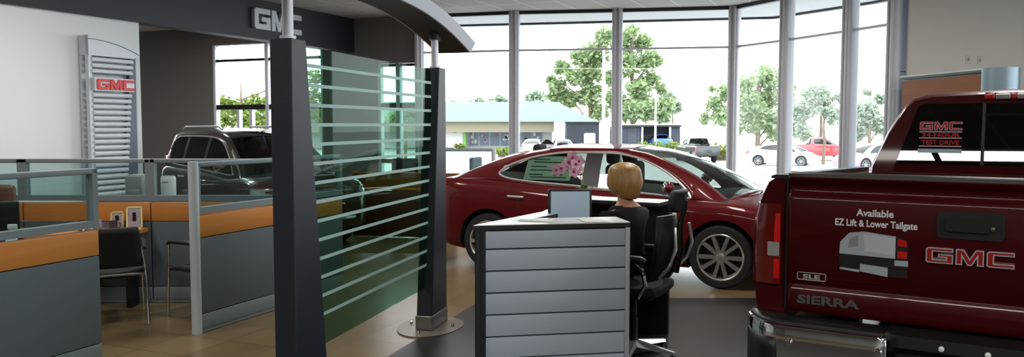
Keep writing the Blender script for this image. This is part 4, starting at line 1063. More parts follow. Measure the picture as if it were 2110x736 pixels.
# rear wall round the window
rw = cabring(2.42,1.40,1.905,.89,.655,.16)
win = [(.735,1.425),(.60,1.845),(.56,1.868),(-.56,1.868),(-.60,1.845),(-.735,1.425)]
def onW(y, z, d=0.0): return (2.42+.16*(z-1.4)-d, y+CY, z)
wv_ = [onW(y, z) for y, z in win]
inner_r = [wv_[0], wv_[0], wv_[0], ((wv_[0][0]+wv_[1][0])/2, (wv_[0][1]+wv_[1][1])/2, (wv_[0][2]+wv_[1][2])/2), wv_[1], wv_[2], (lerp(wv_[2][0],wv_[3][0],.2), lerp(wv_[2][1],wv_[3][1],.2), wv_[2][2]), onW(0,1.868)]
inner_l = [(p[0], 2*CY-p[1], p[2]) for p in inner_r[:-1][::-1]]
g.loft([rw, inner_r+inner_l], caps=False)
g.prism([(p[0], p[1]) for p in [(-.80,.70),(.80,.70),(.74,1.426),(-.74,1.426)]], .01, M=face_M((2.425,CY,0),(0,-1,0)))
g.build('cab', M['red_truck'], pk, sharp=50, weld=True)
g = G(); g.prism([(-y, z) for y, z in win], .004, M=Matrix(((0,.16,-1,2.418+.0-.16*1.4),(-1,0,0,CY),(0,1,0,0),(0,0,0,1)))); g.build('rear_window', M['car_glass_dark'], pk)
g = G()
for y in (.175,-.175): g.tube([onW(y,1.43,.006), onW(y,1.865,.006)], .011, 6)
g.tube([onW(.175,1.785,.006), onW(-.175,1.785,.006)], .010, 6); g.tube([onW(.175,1.45,.006), onW(-.175,1.45,.006)], .010, 6)
g.add([onW(.165,1.79,.005),onW(-.165,1.79,.005),onW(-.165,1.866,.005),onW(.165,1.866,.005)], [(0,1,2,3)], 0, False); g.build('slider_frame', M['black'], pk)
ch = [(.165,.095,'lens_red'),(.092,.005,'lens_clear'),(.002,-.17,'lens_red')]
g = G(); g.box((2.478,CY,1.917), (.03,.36,.055), bev=.012); hb = g.build('high_brake_light', M['lens_dark'], pk)
for (a, b, mt), nm in zip([(.172,.112,'lens_red'),(.108,.02,'lens_clear'),(.016,-.016,'lens_red'),(-.02,-.108,'lens_clear'),(-.112,-.172,'lens_red')], ['brake_lens','cargo_lens','brake_lens','cargo_lens','brake_lens']):
    g = G(); g.box((2.463,CY+(a+b)/2,1.917), (.015,abs(a-b),.042), bev=.005); g.build(nm, M[mt], hb)
# window decal
g = G(); X0 = face_M(onW(.445,1.62,.006),(0,-1,0),(.16,0,1))
block_letters(g, .275, .062, .0008, X0 @ Matrix.Translation((0,.088,0)), 0, 1, .0032)
for yy in (.045,.0,-.060): g.prism([(-.138,yy-.0035),(.138,yy-.0035),(.138,yy+.0035),(-.138,yy+.0035)], .0008, 0, X0)
for txt, sz, yy, sx in (('24-HOUR', .034, .011, 1.72), ('TEST DRIVE', .046, -.048, 1.03)):
    v, f = text_poly(txt, sz, .0005, .0012, sx); g.add(v, f, 1, False, X0 @ Matrix.Translation((0,yy,0)))
g.prism([(-.142,-.108),(.14,-.108),(.14,-.08),(-.142,-.08)], .0008, 2, X0)
g.build('window_decal', [pm('pinkish_white_vinyl', (214,178,188), .6), pm('red_vinyl', (168,20,28), .6), pm('pale_blue_vinyl', (176,196,214), .6)], pk)
# nose of the truck, hidden behind the cab
g = G()
g.loft([[(x, y+CY, z) for y, z in [(-w,.55),(-w-.01,.95),(-w+.05,h-.06),(-.4,h+.01),(.4,h+.01),(w-.05,h-.06),(w+.01,.95),(w,.55)]] for x, w, h in ((3.3,.93,1.36),(3.74,.93,1.36),(4.2,.93,1.32),(4.7,.92,1.27),(4.9,.86,1.18),(4.95,.80,1.0))]); g.build('hood', M['red_truck'], pk)
g = G(); a, b = cabring(3.76,1.37,1.80,.86,.62,-.6), cabring(3.76,1.37,1.80,.86,.62,-.6)
g.grid([[(3.76+.35*(1-t), y+CY, lerp(1.37,1.80,t)) for y in [lerp(-1,1,k/8)*lerp(.86,.63,t) for k in range(9)]] for t in (0,.25,.5,.75,1)]); g.build('windshield', M['car_glass_dark'], pk)
for sx in (2.75,):
    for y in (-.38,.38):
        g = G(); g.box((sx,y+CY,1.25), (.16,.52,.62), bev=.06); g.box((sx-.03,y+CY,1.63), (.11,.28,.18), bev=.05); g.build('seat', M['black_soft'], pk)
for wx in (1.15, 4.0):
    for s in (-1, 1): add_wheel(pk, wx, s*.83, .40, .27, .26, 6, M['steel'], 'truck', s)
g = G(); g.box((2.4,0,.55), (4.6,.9,.16)); g.build('chassis', M['car_dark'], pk)

# wooden kiosk with a rounded grey end beyond the pickup
ko = Vector((5.05, 10.72, 0)); kd = Vector((.20, -1.50, 0)); kl = kd.length; kz = atan2(kd.y, kd.x)
kk = thing('display_kiosk', 'tall wood faced kiosk with a rounded grey end beyond the red pickup roof', 'kiosk', ko, kz); kk.scale = (1, 1, 1.035)
g = G(); g.box((kl/2,.16,1.12), (kl,.32,2.24), bev=.004); g.build('carcass', M['p_frame'], kk)
g = G(); g.box((kl/2,-.012,1.10), (kl-.06,.02,2.19), bev=.003); g.build('wood_front', wood_mat('brown_veneer', (124,72,30), (98,54,22), .7, (1.5,20,20)), kk)
g = G(); g.box((kl/2,.15,2.25), (kl+.02,.38,.022), bev=.004); g.build('top', pm('pale_sage_top', (168,182,172), .5), kk)
g = G(); g.box((kl/2,-.02,2.228), (kl,.03,.022)); g.build('shadow_gap_strip', M['black'], kk)
g = G(); g.prism([(kl+.0,-.04),(kl+.03,-.04)] + [(kl+.03+.2*sin(a), .16-.2*cos(a)) for a in [pi*k/16 for k in range(17)]] + [(kl,.36)], 2.262, smooth=True); g.build('rounded_end', pm('blue_grey_metal', (120,138,150), .35, metal=.5), kk)

# ------------------------------------------------------------------ receptionist's chair (local +x is the way the sitter faces)
CH_YAW = radians(152)
CHP = Vector((.90, 6.02, 0)); SEATZ = .56
tc_ = thing('task_chair', 'high backed dark mesh task chair with headrest and chrome arms behind the reception counter', 'chair', CHP, CH_YAW)
g = G(); P = []
for i in range(13):
    x = lerp(-.23,.25,i/12); row = []
    for j in range(13):
        y = lerp(-.25,.25,j/12); row.append((x, y*(1-.06*(i/12)), SEATZ-.01+.02*(abs(y)/.25)**2-(.05*max(0,(i/12-.75)/.25)**2)))
    P.append(row)
g.grid(P); o = g.build('seat', M['black_soft'], tc_); md = o.modifiers.new('thick','SOLIDIFY'); md.thickness = .07; md.offset = -1; md = o.modifiers.new('b','BEVEL'); md.width = .02; md.segments = 2
def backx(z): t = (z-.62)/.5; return -.245-.035*sin(t*pi*1.1)*1.0 -.07*t*t*.6 + .05*(max(0,.25-t))*2
g = G(); P = []
for i in range(17):
    z = lerp(.62,1.06,i/16); t = i/16; hw = .20+.045*sin(pi*min(1,t*1.1)) - .05*max(0,t-.8)
    P.append([(backx(z)+.05*(abs(y)/hw)**2*.9, y, z) for y in [lerp(-hw,hw,j/10) for j in range(11)]])
g.grid(P); o = g.build('backrest', M['mesh_blue'], tc_); md = o.modifiers.new('thick','SOLIDIFY'); md.thickness = .03; md.offset = 0
g = G(); edge = [P[i][0] for i in range(17)] + P[16][1:-1] + [P[i][-1] for i in range(16,-1,-1)] + P[0][1:-1][::-1]
g.tube(edge, .016, 8, closed=True); g.build('back_frame', M['black'], tc_)
g = G(); P = []
for i in range(9):
    z = lerp(1.10,1.255,i/8); t = i/8; hw = .125+.02*sin(pi*t)
    P.append([(-.345-.02*t+.035*(abs(y)/hw)**2+.03*sin(pi*t)*.3, y, z) for y in [lerp(-hw,hw,j/8) for j in range(9)]])
g.grid(P); o = g.build('headrest', M['mesh_blue'], tc_); md = o.modifiers.new('thick','SOLIDIFY'); md.thickness = .055; md.offset = 0; md = o.modifiers.new('b','BEVEL'); md.width = .015; md.segments = 2
g = G(); g.tube([(backx(.7)-.05,0,.66),(backx(.8)-.06,0,.82),(backx(.95)-.05,0,1.0),(-.37,0,1.12),(-.375,0,1.18)], [.03,.028,.024,.02,.018], 10); g.build('spine', M['black'], tc_)
for s in (-1, 1):
    g = G(); g.tube([(-.10,s*.20,SEATZ-.07),(-.13,s*.29,SEATZ-.05),(-.19,s*.305,SEATZ+.04),(-.17,s*.305,SEATZ+.14),(-.10,s*.30,SEATZ+.20)], .016, 10); ar = g.build('arm_bracket', M['chrome'], tc_)
    g = G(); g.tube([(-.19,s*.30,SEATZ+.205),(-.15,s*.30,SEATZ+.215),(.05,s*.295,SEATZ+.215),(.12,s*.285,SEATZ+.205)], [.018,.03,.03,.018], 10); g.build('arm_pad', M['black'], ar)
    g = G(); g.tube([(backx(.64)-.01,s*.15,.63),(backx(.75)-.06,s*.205,.74),(backx(.86)-.085,s*.20,.86),(backx(.98)-.07,s*.17,1.0)], .012, 8); g.build('back_brace', M['bright'], tc_)
g = G(); g.lathe([(.032,.11),(.032,.30),(.024,.30),(.024,SEATZ-.10)], 20); g.build('gas_column', M['black'], tc_)
g = G(); g.box((-.02,0,SEATZ-.095), (.26,.2,.05), bev=.015); g.build('tilt_mechanism', M['black'], tc_)
for k in range(5):
    a = 2*pi*k/5+.5; g = G()
    ux, uy = cos(a), sin(a)
    g.loft([[(ux*r-uy*w, uy*r+ux*w, z), (ux*r+uy*w, uy*r-ux*w, z), (ux*r+uy*w*.7, uy*r-ux*w*.7, z+h), (ux*r-uy*w*.7, uy*r+ux*w*.7, z+h)] for r, w, z, h in ((.02,.03,.085,.045),(.15,.026,.075,.035),(.33,.018,.062,.022))])
    bl = g.build('base_leg', M['bright'], tc_)
    g = G()
    for sd in (-1,1): g.lathe([(.028,-.009),(.028,.009)], 18, M=Matrix.Translation((ux*.315-uy*.014*sd, uy*.315+ux*.014*sd, .030)) @ Matrix.Rotation(a+pi/2, 4, 'Z') @ Matrix.Rotation(pi/2, 4, 'Y'))
    g.tube([(ux*.315,uy*.315,.03),(ux*.315,uy*.315,.07)], .008, 8); g.build('caster', M['black'], bl)

# ------------------------------------------------------------------ the receptionist
def skin_fig(name, nodes, edges, mat_, parent, sub=2, root=0):
    me = bpy.data.meshes.new(name); me.from_pydata([n[:3] for n in nodes], edges, [])
    o = bpy.data.objects.new(name, me); COL.objects.link(o)
    o.modifiers.new('skin', 'SKIN')
    for i, n in enumerate(nodes):
        r = n[3]; rr = r if isinstance(r, tuple) else (r, r)
        sv = me.skin_vertices[0].data[i]; sv.radius = rr; sv.use_root = (i == root)
    s = o.modifiers.new('sub', 'SUBSURF'); s.levels = sub; s.render_levels = sub
    baked(o); o.data.materials.clear(); o.data.materials.append(mat_); o.parent = parent
    for p in o.data.polygons: p.use_smooth = True
    return o
SZ = SEATZ
pe = thing('person', 'woman with a golden brown bob and black top sitting at the reception counter, back turned', 'person', CHP + Vector((cos(CH_YAW), sin(CH_YAW), 0))*.05, radians(137))
# torso is turned a little; nodes: x forward, y left
nodes, edges = [], []
def nd(x, y, z, r, par=None):
    nodes.append((x, y, z, r)); i = len(nodes)-1
    if par is not None: edges.append((par, i))
    return i
def hand(par, wx, wy, wz, s):
    palm = nd(wx+.045, wy, wz-.004, (.017,.030), par)
    palm2 = nd(wx+.085, wy-.004*s, wz-.006, (.013,.036), palm)
    for k, (dy, L) in enumerate(((-.031,.062),(-.011,.072),(.010,.068),(.030,.054))):
        a = nd(wx+.095+.004*(1-abs(k-1.5)), wy+dy*s, wz-.004, .0088, palm2)
        b = nd(wx+.095+L*.55, wy+dy*s*1.06, wz-.006, .0082, a); nd(wx+.095+L, wy+dy*s*1.06, wz-.026, .0070, b)
    t1 = nd(wx+.05, wy-.036*s, wz-.010, .0100, palm); nd(wx+.088, wy-.050*s, wz-.016, .0082, t1)
pel = nd(.0,0,SZ+.10,(.105,.165)); wai = nd(.015,0,SZ+.24,(.090,.125),pel); che = nd(.02,0,SZ+.40,(.100,.140),wai); upc = nd(.015,0,SZ+.50,(.080,.120),che)
nk0 = nd(.025,0,SZ+.585,(.050,.052),upc); nk1 = nd(.045,0,SZ+.64,(.047,.047),nk0); hd0 = nd(.06,0,SZ+.70,(.072,.066),nk1); hd1 = nd(.065,0,SZ+.775,(.090,.074),hd0); nd(.06,0,SZ+.835,(.070,.060),hd1)
for s in (-1, 1):
    sh = nd(.01,s*.155,SZ+.515,.055,upc); el = nd(.09,s*.215,SZ+.275,.042,sh); wr = nd(.25,s*.14,SZ+.285,.026,el); hand(wr,.25,s*.14,SZ+.285,-s if False else s)
    hp = nd(.05,s*.09,SZ+.075,.085,pel); kn = nd(.44,s*.10,SZ+.06,.058,hp); an = nd(.40,s*.10,.115,.036,kn); he = nd(.385,s*.10,.055,.032,an); tt = nd(.50,s*.105,.040,(.028,.036),an); nd(.585,s*.11,.032,(.018,.030),tt)
body = skin_fig('body', nodes, edges, M['skin'], pe)
# clothes
nodes, edges = [], []
pel = nd(.0,0,SZ+.10,(.120,.180)); wai = nd(.015,0,SZ+.24,(.108,.145),pel); che = nd(.02,0,SZ+.40,(.118,.160),wai); upc = nd(.012,0,SZ+.505,(.094,.135),che); nd(.022,0,SZ+.562,(.066,.074),upc)
for s in (-1, 1):
    sh = nd(.01,s*.158,SZ+.515,.078,upc); ua = nd(.05,s*.192,SZ+.39,.066,sh); el = nd(.09,s*.217,SZ+.272,.060,ua); nd(.25,s*.142,SZ+.285,.042,el)
skin_fig('black_top', nodes, edges, M['top'], pe)
nodes, edges = [], []
pel = nd(.0,0,SZ+.085,(.118,.182)); nd(.0,0,SZ+.16,(.112,.165),pel)
for s in (-1, 1):
    hp = nd(.06,s*.09,SZ+.075,.096,pel); kn = nd(.445,s*.10,SZ+.06,.072,hp); md_ = nd(.42,s*.10,SZ-.22,.056,kn); nd(.40,s*.10,.13,.048,md_)
skin_fig('trousers', nodes, edges, M['top'], pe)
for s in (-1, 1):
    g = G(); g.loft([[(x, s*.105+w*cos(a), .002+h*(.5+.5*sin(a))) for a in [2*pi*k/12 for k in range(12)]] for x, w, h in ((.335,.022,.06),(.36,.036,.09),(.42,.040,.085),(.50,.046,.06),(.57,.042,.045),(.605,.022,.03))]); g.build('shoe', M['black'], pe)
# bob haircut: rings round the head, open at the face
HX, HZ = .045, SZ+.775
g = G(); P = []
NA = 56
for i in range(15):
    t = i/14
    if t < .45:
        ph = t/.45*pi/2; zz_ = HZ+.035+.072*cos(ph); rr = sin(ph)
        rx, ry = .126*rr, .116*rr
    else:
        u = (t-.45)/.55; zz_ = HZ+.035-.172*u; rx = .126+.010*sin(pi*u)-.034*max(0,u-.6)/.4; ry = .116+.014*sin(pi*min(1,u*1.1))-.018*max(0,u-.7)/.3
    row = []
    for k in range(NA+1):
        open_ = max(0, min(1, (t-.30)/.2))*radians(44)
        a = lerp(open_, 2*pi-open_, k/NA)
        w = 1+.012*sin(a*17+i*.25)+.010*sin(a*31+1.3)
        zc = zz_ - (.012*(1-cos(a))*.5 if t > .9 else 0) + (.02*cos(a) if t > .8 else 0)
        row.append((HX+max(rx,.002)*w*cos(a)-.008, max(ry,.002)*w*sin(a), zc+.004*sin(a*23)*(1 if t > .95 else 0)))
    P.append(row)
g.grid(P); hr = g.build('hair', M['hair'], pe, sharp=0); md = hr.modifiers.new('thick','SOLIDIFY'); md.thickness = .016; md.offset = -1; md = hr.modifiers.new('s','SUBSURF'); md.levels = 1; md.render_levels = 1
# face, turned away from the camera
g = G(); g.ball((.157,0,HZ-.022), (.018,.013,.022), 0, 12, 8); g.build('nose', M['skin'], pe)
for s in (-1, 1):
    g = G(); g.ball((.140,s*.031,HZ+.008), (.010,.014,.008), 0, 12, 8); e_ = g.build('eye', M['white_paint'], pe)
    g = G(); g.ball((.149,s*.031,HZ+.008), (.003,.006,.006), 0, 10, 6); g.build('iris', M['black'], e_)
g = G(); g.ball((.140,0,HZ-.058), (.010,.024,.007), 0, 14, 8); g.build('mouth', pm('lips', (168,84,82), .5), pe)

# ------------------------------------------------------------------ furniture beyond the red sedan, at the rear windows
lp = partition('glazed_screen', 'low grey framed glass screen near the rear windows, behind the tail of the red sedan', (-1.30, 13.6, 0), radians(-2), 1.02, 1, h=1.315, end_post=(1.0,), zs=(.12,.5,.7,.84,1.27))
def plain_chair(label, loc, rz, mt, group):
    t = thing('office_chair', label, 'chair', loc, rz, group)
    g = G(); g.box((0,0,.46), (.46,.46,.07), bev=.025); g.build('seat', mt, t)
    g = G(); g.box((-.22,0,.86), (.07,.44,.58), bev=.03); g.build('backrest', mt, t)
    for sx in (-.2,.2):
        for sy in (-.2,.2):
            g = G(); g.tube([(sx*.9,sy*.9,.43),(sx*1.1,sy*1.1,.0)], .012, 8); g.build('leg', M['chrome'], t)
    return t
plain_chair('grey upholstered chair behind the glass screen, left of two', (-1.10, 14.2, 0), radians(15), M['grey_uph'], 'grey chairs by the rear windows')
plain_chair('grey upholstered chair behind the glass screen, right of two', (-.42, 14.15, 0), radians(-20), M['grey_uph'], 'grey chairs by the rear windows')
wd = thing('sales_desk', 'brown wooden sales desk seen through the glass screen between the columns', 'desk', (-1.56, 12.82, 0), radians(-12))
g = G(); g.box((0,0,.735), (1.7,.75,.035), bev=.004); g.build('worktop', M['p_wood'], wd)
g = G(); g.box((0,-.36,.36), (1.66,.025,.70), bev=.003); g.build('modesty_panel', wood_mat('dark_walnut', (86,58,40), (66,44,30)), wd)
for x in (-.8,.8):
    g = G(); g.box((x,0,.36), (.03,.68,.72)); g.build('side_panel', M['p_wood'], wd)
g = G(); g.box((0,-.30,.86), (1.7,.03,.22), bev=.004); rs = g.build('raised_back', wood_mat('brown_oak', (138,92,44), (112,72,34)), wd)
g = G(); g.box((0,-.30,.978), (1.72,.06,.018), bev=.004); g.build('ledge', M['p_wood'], rs)
plain_chair('black office chair behind the brown sales desk', (-1.75, 13.55, 0), radians(-80), M['black_soft'], None)

# ------------------------------------------------------------------ outside
def gz(y):
    P_ = [(11,-.12),(17,-.15),(60,-1.15),(68,-1.2),(78,-.6),(260,-.3)]
    for a, b in zip(P_[:-1], P_[1:]):
        if y <= b[0]: return lerp(a[1], b[1], max(0,(y-a[0])/(b[0]-a[0])))
    return -.3
g = G(); ysx = [10,17,30,45,60,68,78,120,260]
g.grid([[(x*(1 if y > 17 else .6), y, gz(y)) for x in (-120,-20,-9 if y > 17 else -20, 20,140)] for y in ysx if y > 17], smooth=False)
g.add([(-16,19.3,-.15),(-9.6,19.3,-.15),(-1.75,15.95,-.15),(3.95,14.75,-.15),(4.6,13.5,-.15),(5.45,11.3,-.15),(60,11.3,-.15),(84,30,gz(30)),(-72,30,gz(30)),(-72,19.3,-.15)], [tuple(range(10))], 0, False)
g.add([(9.4,-40,-.15),(60,-40,-.15),(60,11.3,-.15),(9.4,11.3,-.15)], [(0,1,2,3)], 0, False)
struct(g.build('ground', M['asphalt']))
# overhang of the showroom roof
g = G(); ov = [(-1.9,15.9),(3.95,14.7),(4.5,13.45),(5.3,11.3),(7.0,11.6),(6.15,14.2),(5.1,16.2),(-1.4,17.55)]
g.prism(ov, .03, 0, Matrix.Translation((0,0,3.80)))
for a, b in ((4,5),(5,6),(6,7)):
    p, q = Vector(ov[a]), Vector(ov[b]); c = (p+q)/2; d_ = q-p; g.box((c.x,c.y,3.90), (d_.length,.12,.28), atan2(d_.y,d_.x), 1)
struct(g.build('roof_overhang', [M['soffit'], M['dark_metal']]))

# shop with the pale mint roof
bl = thing('shop_building', 'long low shop with a pale mint hipped roof across the street', 'building', (0, 78, 0), 0)
zg = gz(80); RX0, RX1 = -24, 7.9
def pxx(px, Y): return (px-1055)/1700*Y
g = G(); ze, zr = 1.95, 3.85
g.add([(-24,76,ze),(7.9,76,ze),(7.9,86,ze),(-24,86,ze),(-24,79.6,zr),(4.3,79.6,zr),(4.3,83,zr),(-24,83,zr)], [(0,1,5,4),(1,2,6,5),(2,3,7,6),(4,5,6,7),(3,0,4,7)], 0, False, Matrix.Translation((0,-78,0)))
g.build('roof', M['mint_roof'], bl)
g = G(); g.box((-9.6,.2,1.45), (27,3.2,.95)); g.build('cream_fascia', M['cream'], bl)
g = G(); g.box((-9.6,2.6,.5), (27,1.0,2.6)); g.build('wall', M['white_paint'], bl)
for k in range(9):
    x = -3.6+k*1.02
    if x > 3.4: break
    g = G(); g.box((x-.1,2.05,.35), (.9,.08,1.5), m=1); g.box((x-.1,1.98,.35), (.98,.05,1.58), m=0)
    g.box((x-.1,1.94,.35), (.88,.04,1.44), m=1); w_ = g.build('shop_window', [M['white_paint'], M['store_glass']], bl)
    g = G()
    for q in range(4): g.box((x-.1+random.uniform(-.28,.28),1.91,.35+random.uniform(-.5,.5)), (random.uniform(.15,.3),.02,random.uniform(.2,.4)))
    g.build('poster', [M['paper'], M['far_pink'], M['plastic_grey']][k % 3], w_)
g = G(); g.box((-5.6,.6,.7), (1.9,.6,2.4)); g.build('entrance_block', M['white_paint'], bl)
g = G(); g.box((-4.5,.6,.7), (.25,.8,2.4)); g.build('green_pier', M['bright_green'], bl)
g = G(); g.box((-5.4,.28,1.05), (.42,.05,.34)); g.build('green_sign', M['bright_green'], bl)
fe = thing('panelled_shed', 'dark grey panelled shed with a pale door at the end of the shop', 'shed', (6.6, 74, gz(74)), 0)
g = G(); g.box((-.25,1.2,1.35), (2.9,2.4,2.7)); g.build('walls', M['grey_fence'], fe)
g = G(); g.box((-.25,1.1,2.74), (3.1,2.7,.08)); g.build('roof_edge', M['dark_metal'], fe)
g = G(); g.box((.35,-.03,.95), (.85,.06,1.5)); dd = g.build('door', M['silver_car'], fe)
g = G()
for x in (-.12,.82): g.box((x,-.05,.95), (.09,.08,1.62))
g.box((.35,-.05,1.72), (1.02,.08,.09)); g.build('door_frame', M['white_paint'], dd)
g2_ = thing('car_wash_shed', 'long grey open bay shed with a blue car inside', 'shed', (12.4, 76, gz(76)), 0)
g = G(); g.box((-1.9,.8,1.1), (2.6,1.8,2.2)); g.box((2.6,.8,1.1), (.9,1.8,2.2)); g.box((1.0,1.9,1.1), (3.0,.2,2.2)); g.build('walls', M['grey_fence'], g2_)
g = G(); g.box((.1,.7,2.28), (6.0,2.3,.16)); g.build('roof', M['dark_metal'], g2_)
g = G(); g.box((.1,.7,2.40), (5.6,2.2,.08)); g.build('parapet', M['pole_pink'], g2_)
for x in (-.45, 2.1):
    g = G(); g.box((x,-.2,1.1), (.16,.16,2.2)); g.build('post', M['white_paint'], g2_)
def pole(name, label, px, Y, z0, z1, r, mt):
    t = thing(name, label, 'pole', (pxx(px,Y), Y, z0)); g = G(); g.tube([(0,0,0),(0,0,(z1-z0)*.5),(0,0,z1-z0)], [r,r*.9,r*.7], 10); g.build('shaft', mt, t)
    g = G(); g.lathe([(r*1.8,0),(r*1.8,.12),(r,.16)], 12); g.build('foot', mt, t); return t
pole('utility_pole', 'tall pinkish pole in front of the pine trees', 1243, 72, gz(72), 8.3, .17, M['pole_pink'])
pole('light_pole', 'slender white pole in front of the low car wash shed', 1350, 74, gz(74), 4.6, .11, M['white_paint'])

# plants outside
def foliage(blobs, n, leaf, seed, flat=1.0):
    rnd = random.Random(seed); vs, fs = [], []; tot = sum(b[3]**2 for b in blobs)
    for (bx, by, bz, br) in blobs:
        for _ in range(int(n*br*br/tot)+1):
            u = rnd.uniform(-1,1); a = rnd.uniform(0,2*pi); q = sqrt(1-u*u); r = br*(rnd.random()**.55)*.92
            p = Vector((bx+r*q*cos(a), by+r*q*sin(a), bz+r*u*flat*.85))
            d1 = Vector((rnd.gauss(0,1),rnd.gauss(0,1),rnd.gauss(0,.6))).normalized(); d2 = d1.cross(Vector((rnd.gauss(0,1),rnd.gauss(0,1),rnd.gauss(0,1)))).normalized()
            L = leaf*rnd.uniform(.6,1.3); k = len(vs)
            vs += [tuple(p-d1*L*.5), tuple(p+d2*L*.3), tuple(p+d1*L*.5), tuple(p-d2*L*.3)]; fs.append((k,k+1,k+2,k+3))
    return vs, fs
def tree(name, label, cat, px, Y, pblobs, n, leaf, mt, seed, group=None, trunk_px=None, depth=1.0, r0=.28):
    """pblobs: (px, py, radius px) as read off the photo at distance Y; built round in depth"""
    rnd = random.Random(seed+99); s = 1700/Y; zg_ = gz(Y); X = pxx(px, Y)
    t = thing(name, label, cat, (X, Y, zg_), 0, group); n = int(n*.5)
    bl_ = [((b[0]-px)/s, rnd.uniform(-1,1)*depth*b[2]/s, 1.72-(b[1]-256)/s-zg_, b[2]/s) for b in pblobs]
    vs, fs = foliage(bl_, n, leaf, seed); g = G(); g.add(vs, fs, 0, False); g.build('crown', mt, t, sharp=0, recalc=False)
    if r0:
        g = G(); hi = max(b[2] for b in bl_); lo = min(b[2] for b in bl_)
        g.tube([(0,0,-.05),(.05,0,hi*.4),(-.04,0,hi*.75),(0,0,hi*.97)], [r0,r0*.8,r0*.5,r0*.15], 10)
        g.build('trunk', M['bark'], t)
        for b in bl_[::2]:
            g = G(); z0 = max(lo*.5, b[2]-hi*.22); g.tube([(0,0,z0),(b[0]*.5,b[1]*.5,lerp(z0,b[2],.6)),(b[0]*.9,b[1]*.9,b[2])], [r0*.35,r0*.25,r0*.08], 6); g.build('branch', M['bark'], t)
    return t
tree('pine_tree', 'tall loose pine tree left of the middle window post', 'tree', 1215, 96,
     [(1245,78,24),(1225,112,34),(1190,118,22),(1158,140,22),(1215,150,32),(1150,178,22),(1170,205,30),(1215,195,34),(1180,160,24),(1232,232,26),(1135,165,12),(1140,200,14)], 5200, .75, M['leaf_pine'], 3, 'pine trees across the street')
tree('pine_tree', 'tall broad pine tree right of the middle window post', 'tree', 1302, 92,
     [(1300,66,20),(1285,92,30),(1322,88,26),(1330,128,28),(1290,135,34),(1262,160,26),(1340,165,26),(1310,185,30),(1350,125,16),(1270,205,28),(1325,225,34),(1290,228,34),(1360,185,14)], 6000, .75, M['leaf_pine'], 5, 'pine trees across the street')
tree('round_bush', 'dense rounded bush under the right pine, above the car wash shed', 'bush', 1330, 88, [(1305,225,26),(1340,228,30),(1375,215,24),(1365,240,20)], 2600, .6, M['leaf_oak'], 8, r0=.12)
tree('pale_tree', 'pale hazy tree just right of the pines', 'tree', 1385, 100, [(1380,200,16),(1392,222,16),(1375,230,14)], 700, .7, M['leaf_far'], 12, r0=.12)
tree('oak_tree', 'spreading pale green oak left of the second right hand window post', 'tree', 1560, 60,
     [(1575,160,34),(1530,175,26),(1500,190,26),(1470,215,24),(1490,240,28),(1455,245,16),(1535,215,36),(1580,205,40),(1610,190,30),(1545,250,32),(1590,250,34),(1515,270,20),(1600,275,22),(1465,185,10)], 6500, .42, M['leaf_oak'], 21, r0=.2)
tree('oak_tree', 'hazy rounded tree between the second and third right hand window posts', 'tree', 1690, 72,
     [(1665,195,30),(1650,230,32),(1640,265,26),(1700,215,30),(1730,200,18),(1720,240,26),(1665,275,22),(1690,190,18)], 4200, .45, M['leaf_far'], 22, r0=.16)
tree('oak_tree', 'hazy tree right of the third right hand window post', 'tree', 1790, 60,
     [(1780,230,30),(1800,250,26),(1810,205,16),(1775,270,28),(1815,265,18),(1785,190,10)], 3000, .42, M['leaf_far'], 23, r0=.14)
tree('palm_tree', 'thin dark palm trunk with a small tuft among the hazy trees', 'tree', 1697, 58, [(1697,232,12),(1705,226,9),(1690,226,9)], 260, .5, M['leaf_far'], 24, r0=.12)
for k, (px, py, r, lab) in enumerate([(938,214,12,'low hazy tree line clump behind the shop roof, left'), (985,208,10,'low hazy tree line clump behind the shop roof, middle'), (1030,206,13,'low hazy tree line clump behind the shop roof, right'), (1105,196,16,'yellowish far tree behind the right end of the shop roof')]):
    tree('far_tree', lab, 'tree', px, 130, [(px,py,r),(px-14,py+6,r*.8),(px+14,py+5,r*.8),(px,py+16,r)], 500, .9, M['leaf_far'], 40+k, r0=.15)
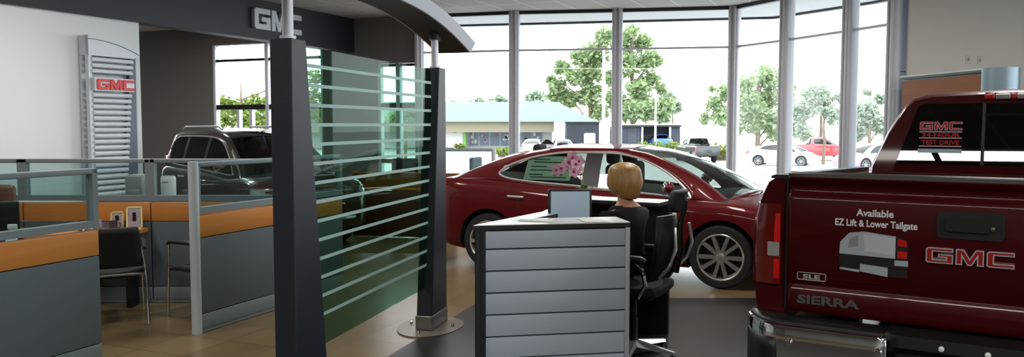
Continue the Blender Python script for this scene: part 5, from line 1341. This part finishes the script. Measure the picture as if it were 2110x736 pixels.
def hedge(label, px0, px1, Y, h, seed):
    t = thing('hedge', label, 'hedge', (pxx((px0+px1)/2,Y), Y, gz(Y)), 0); L = pxx(px1,Y)-pxx(px0,Y); rnd = random.Random(seed)
    n = max(3, int(L/(h*.7))); vs, fs = foliage([(lerp(-L/2,L/2,(k+.5)/n), rnd.uniform(-.1,.1), h*.5, h*.55) for k in range(n)], int(900*L/4), .3, seed)
    g = G(); g.add(vs, fs, 0, False); g.build('foliage', M['leaf_hedge'], t, sharp=0, recalc=False)
    g = G(); g.box((0,0,h*.2), (L*.95,.25,h*.4)); g.build('stems', M['bark'], t)
hedge('clipped hedge in front of the car wash shed', 1312, 1400, 70, 1.5, 61)
hedge('short hedge right of the far black pickup', 1466, 1506, 66, 1.5, 62)
hedge('yellowish low hedge in front of the shop entrance', 1025, 1052, 70, .9, 63)
hedge('dark small hedge at the left end of the shop front', 938, 956, 76, .7, 64)
# greenery behind the left windows
tree('broad_tree', 'bright green bush filling the lower left window', 'bush', 500, 34, [(455,215,26),(490,225,30),(530,215,28),(560,230,26),(470,245,28),(515,250,30),(550,255,24),(640,200,26),(655,160,20),(650,235,24)], 5200, .22, M['leaf_hedge'], 71, r0=.1)
tree('broad_tree', 'hazy dark tree beyond the window between the screen and the far column', 'tree', 835, 60, [(835,235,22),(810,245,16),(860,240,18),(850,222,12)], 1300, .4, M['leaf_oak'], 72, r0=.12)

# cars outside
def lot(name, label, cat, px, Y, rz, paint, P, group='cars in the lot outside'):
    return car(name, label, cat, Vector((pxx(px,Y), Y, gz(Y)+.0)), rz, paint, P, glass=M['car_glass_dark'], group=group, detail=0)
S2 = dict(SEDAN); S2['spokes'] = 10
lot('pickup_truck', 'far black pickup seen from behind beside the hedge', 'truck', 1434, 64, radians(96), M['black_car'], PICK)
lot('pickup_truck', 'far bright red pickup standing side on in the lot', 'truck', 1685, 66, radians(-6), M['far_red'], PICK)
lot('sedan', 'white sedan in the lot between the right hand window posts', 'car', 1612, 55, radians(-28), M['white_car'], SEDAN)
lot('sedan', 'mauve sedan in the lot beside the cab of the red pickup', 'car', 1800, 46, radians(200), M['far_pink'], SEDAN)
lot('sedan', 'white sedan parked in front of the shop windows', 'car', 1098, 71.2, radians(85), M['white_car'], SEDAN)
lot('sedan', 'silver sedan parked beside the grey panelled shed', 'car', 1158, 71.2, radians(92), M['silver_car'], SEDAN)
lot('sedan', 'blue car standing inside the car wash shed', 'car', 1358, 76.9, radians(90), M['far_blue'], SEDAN)
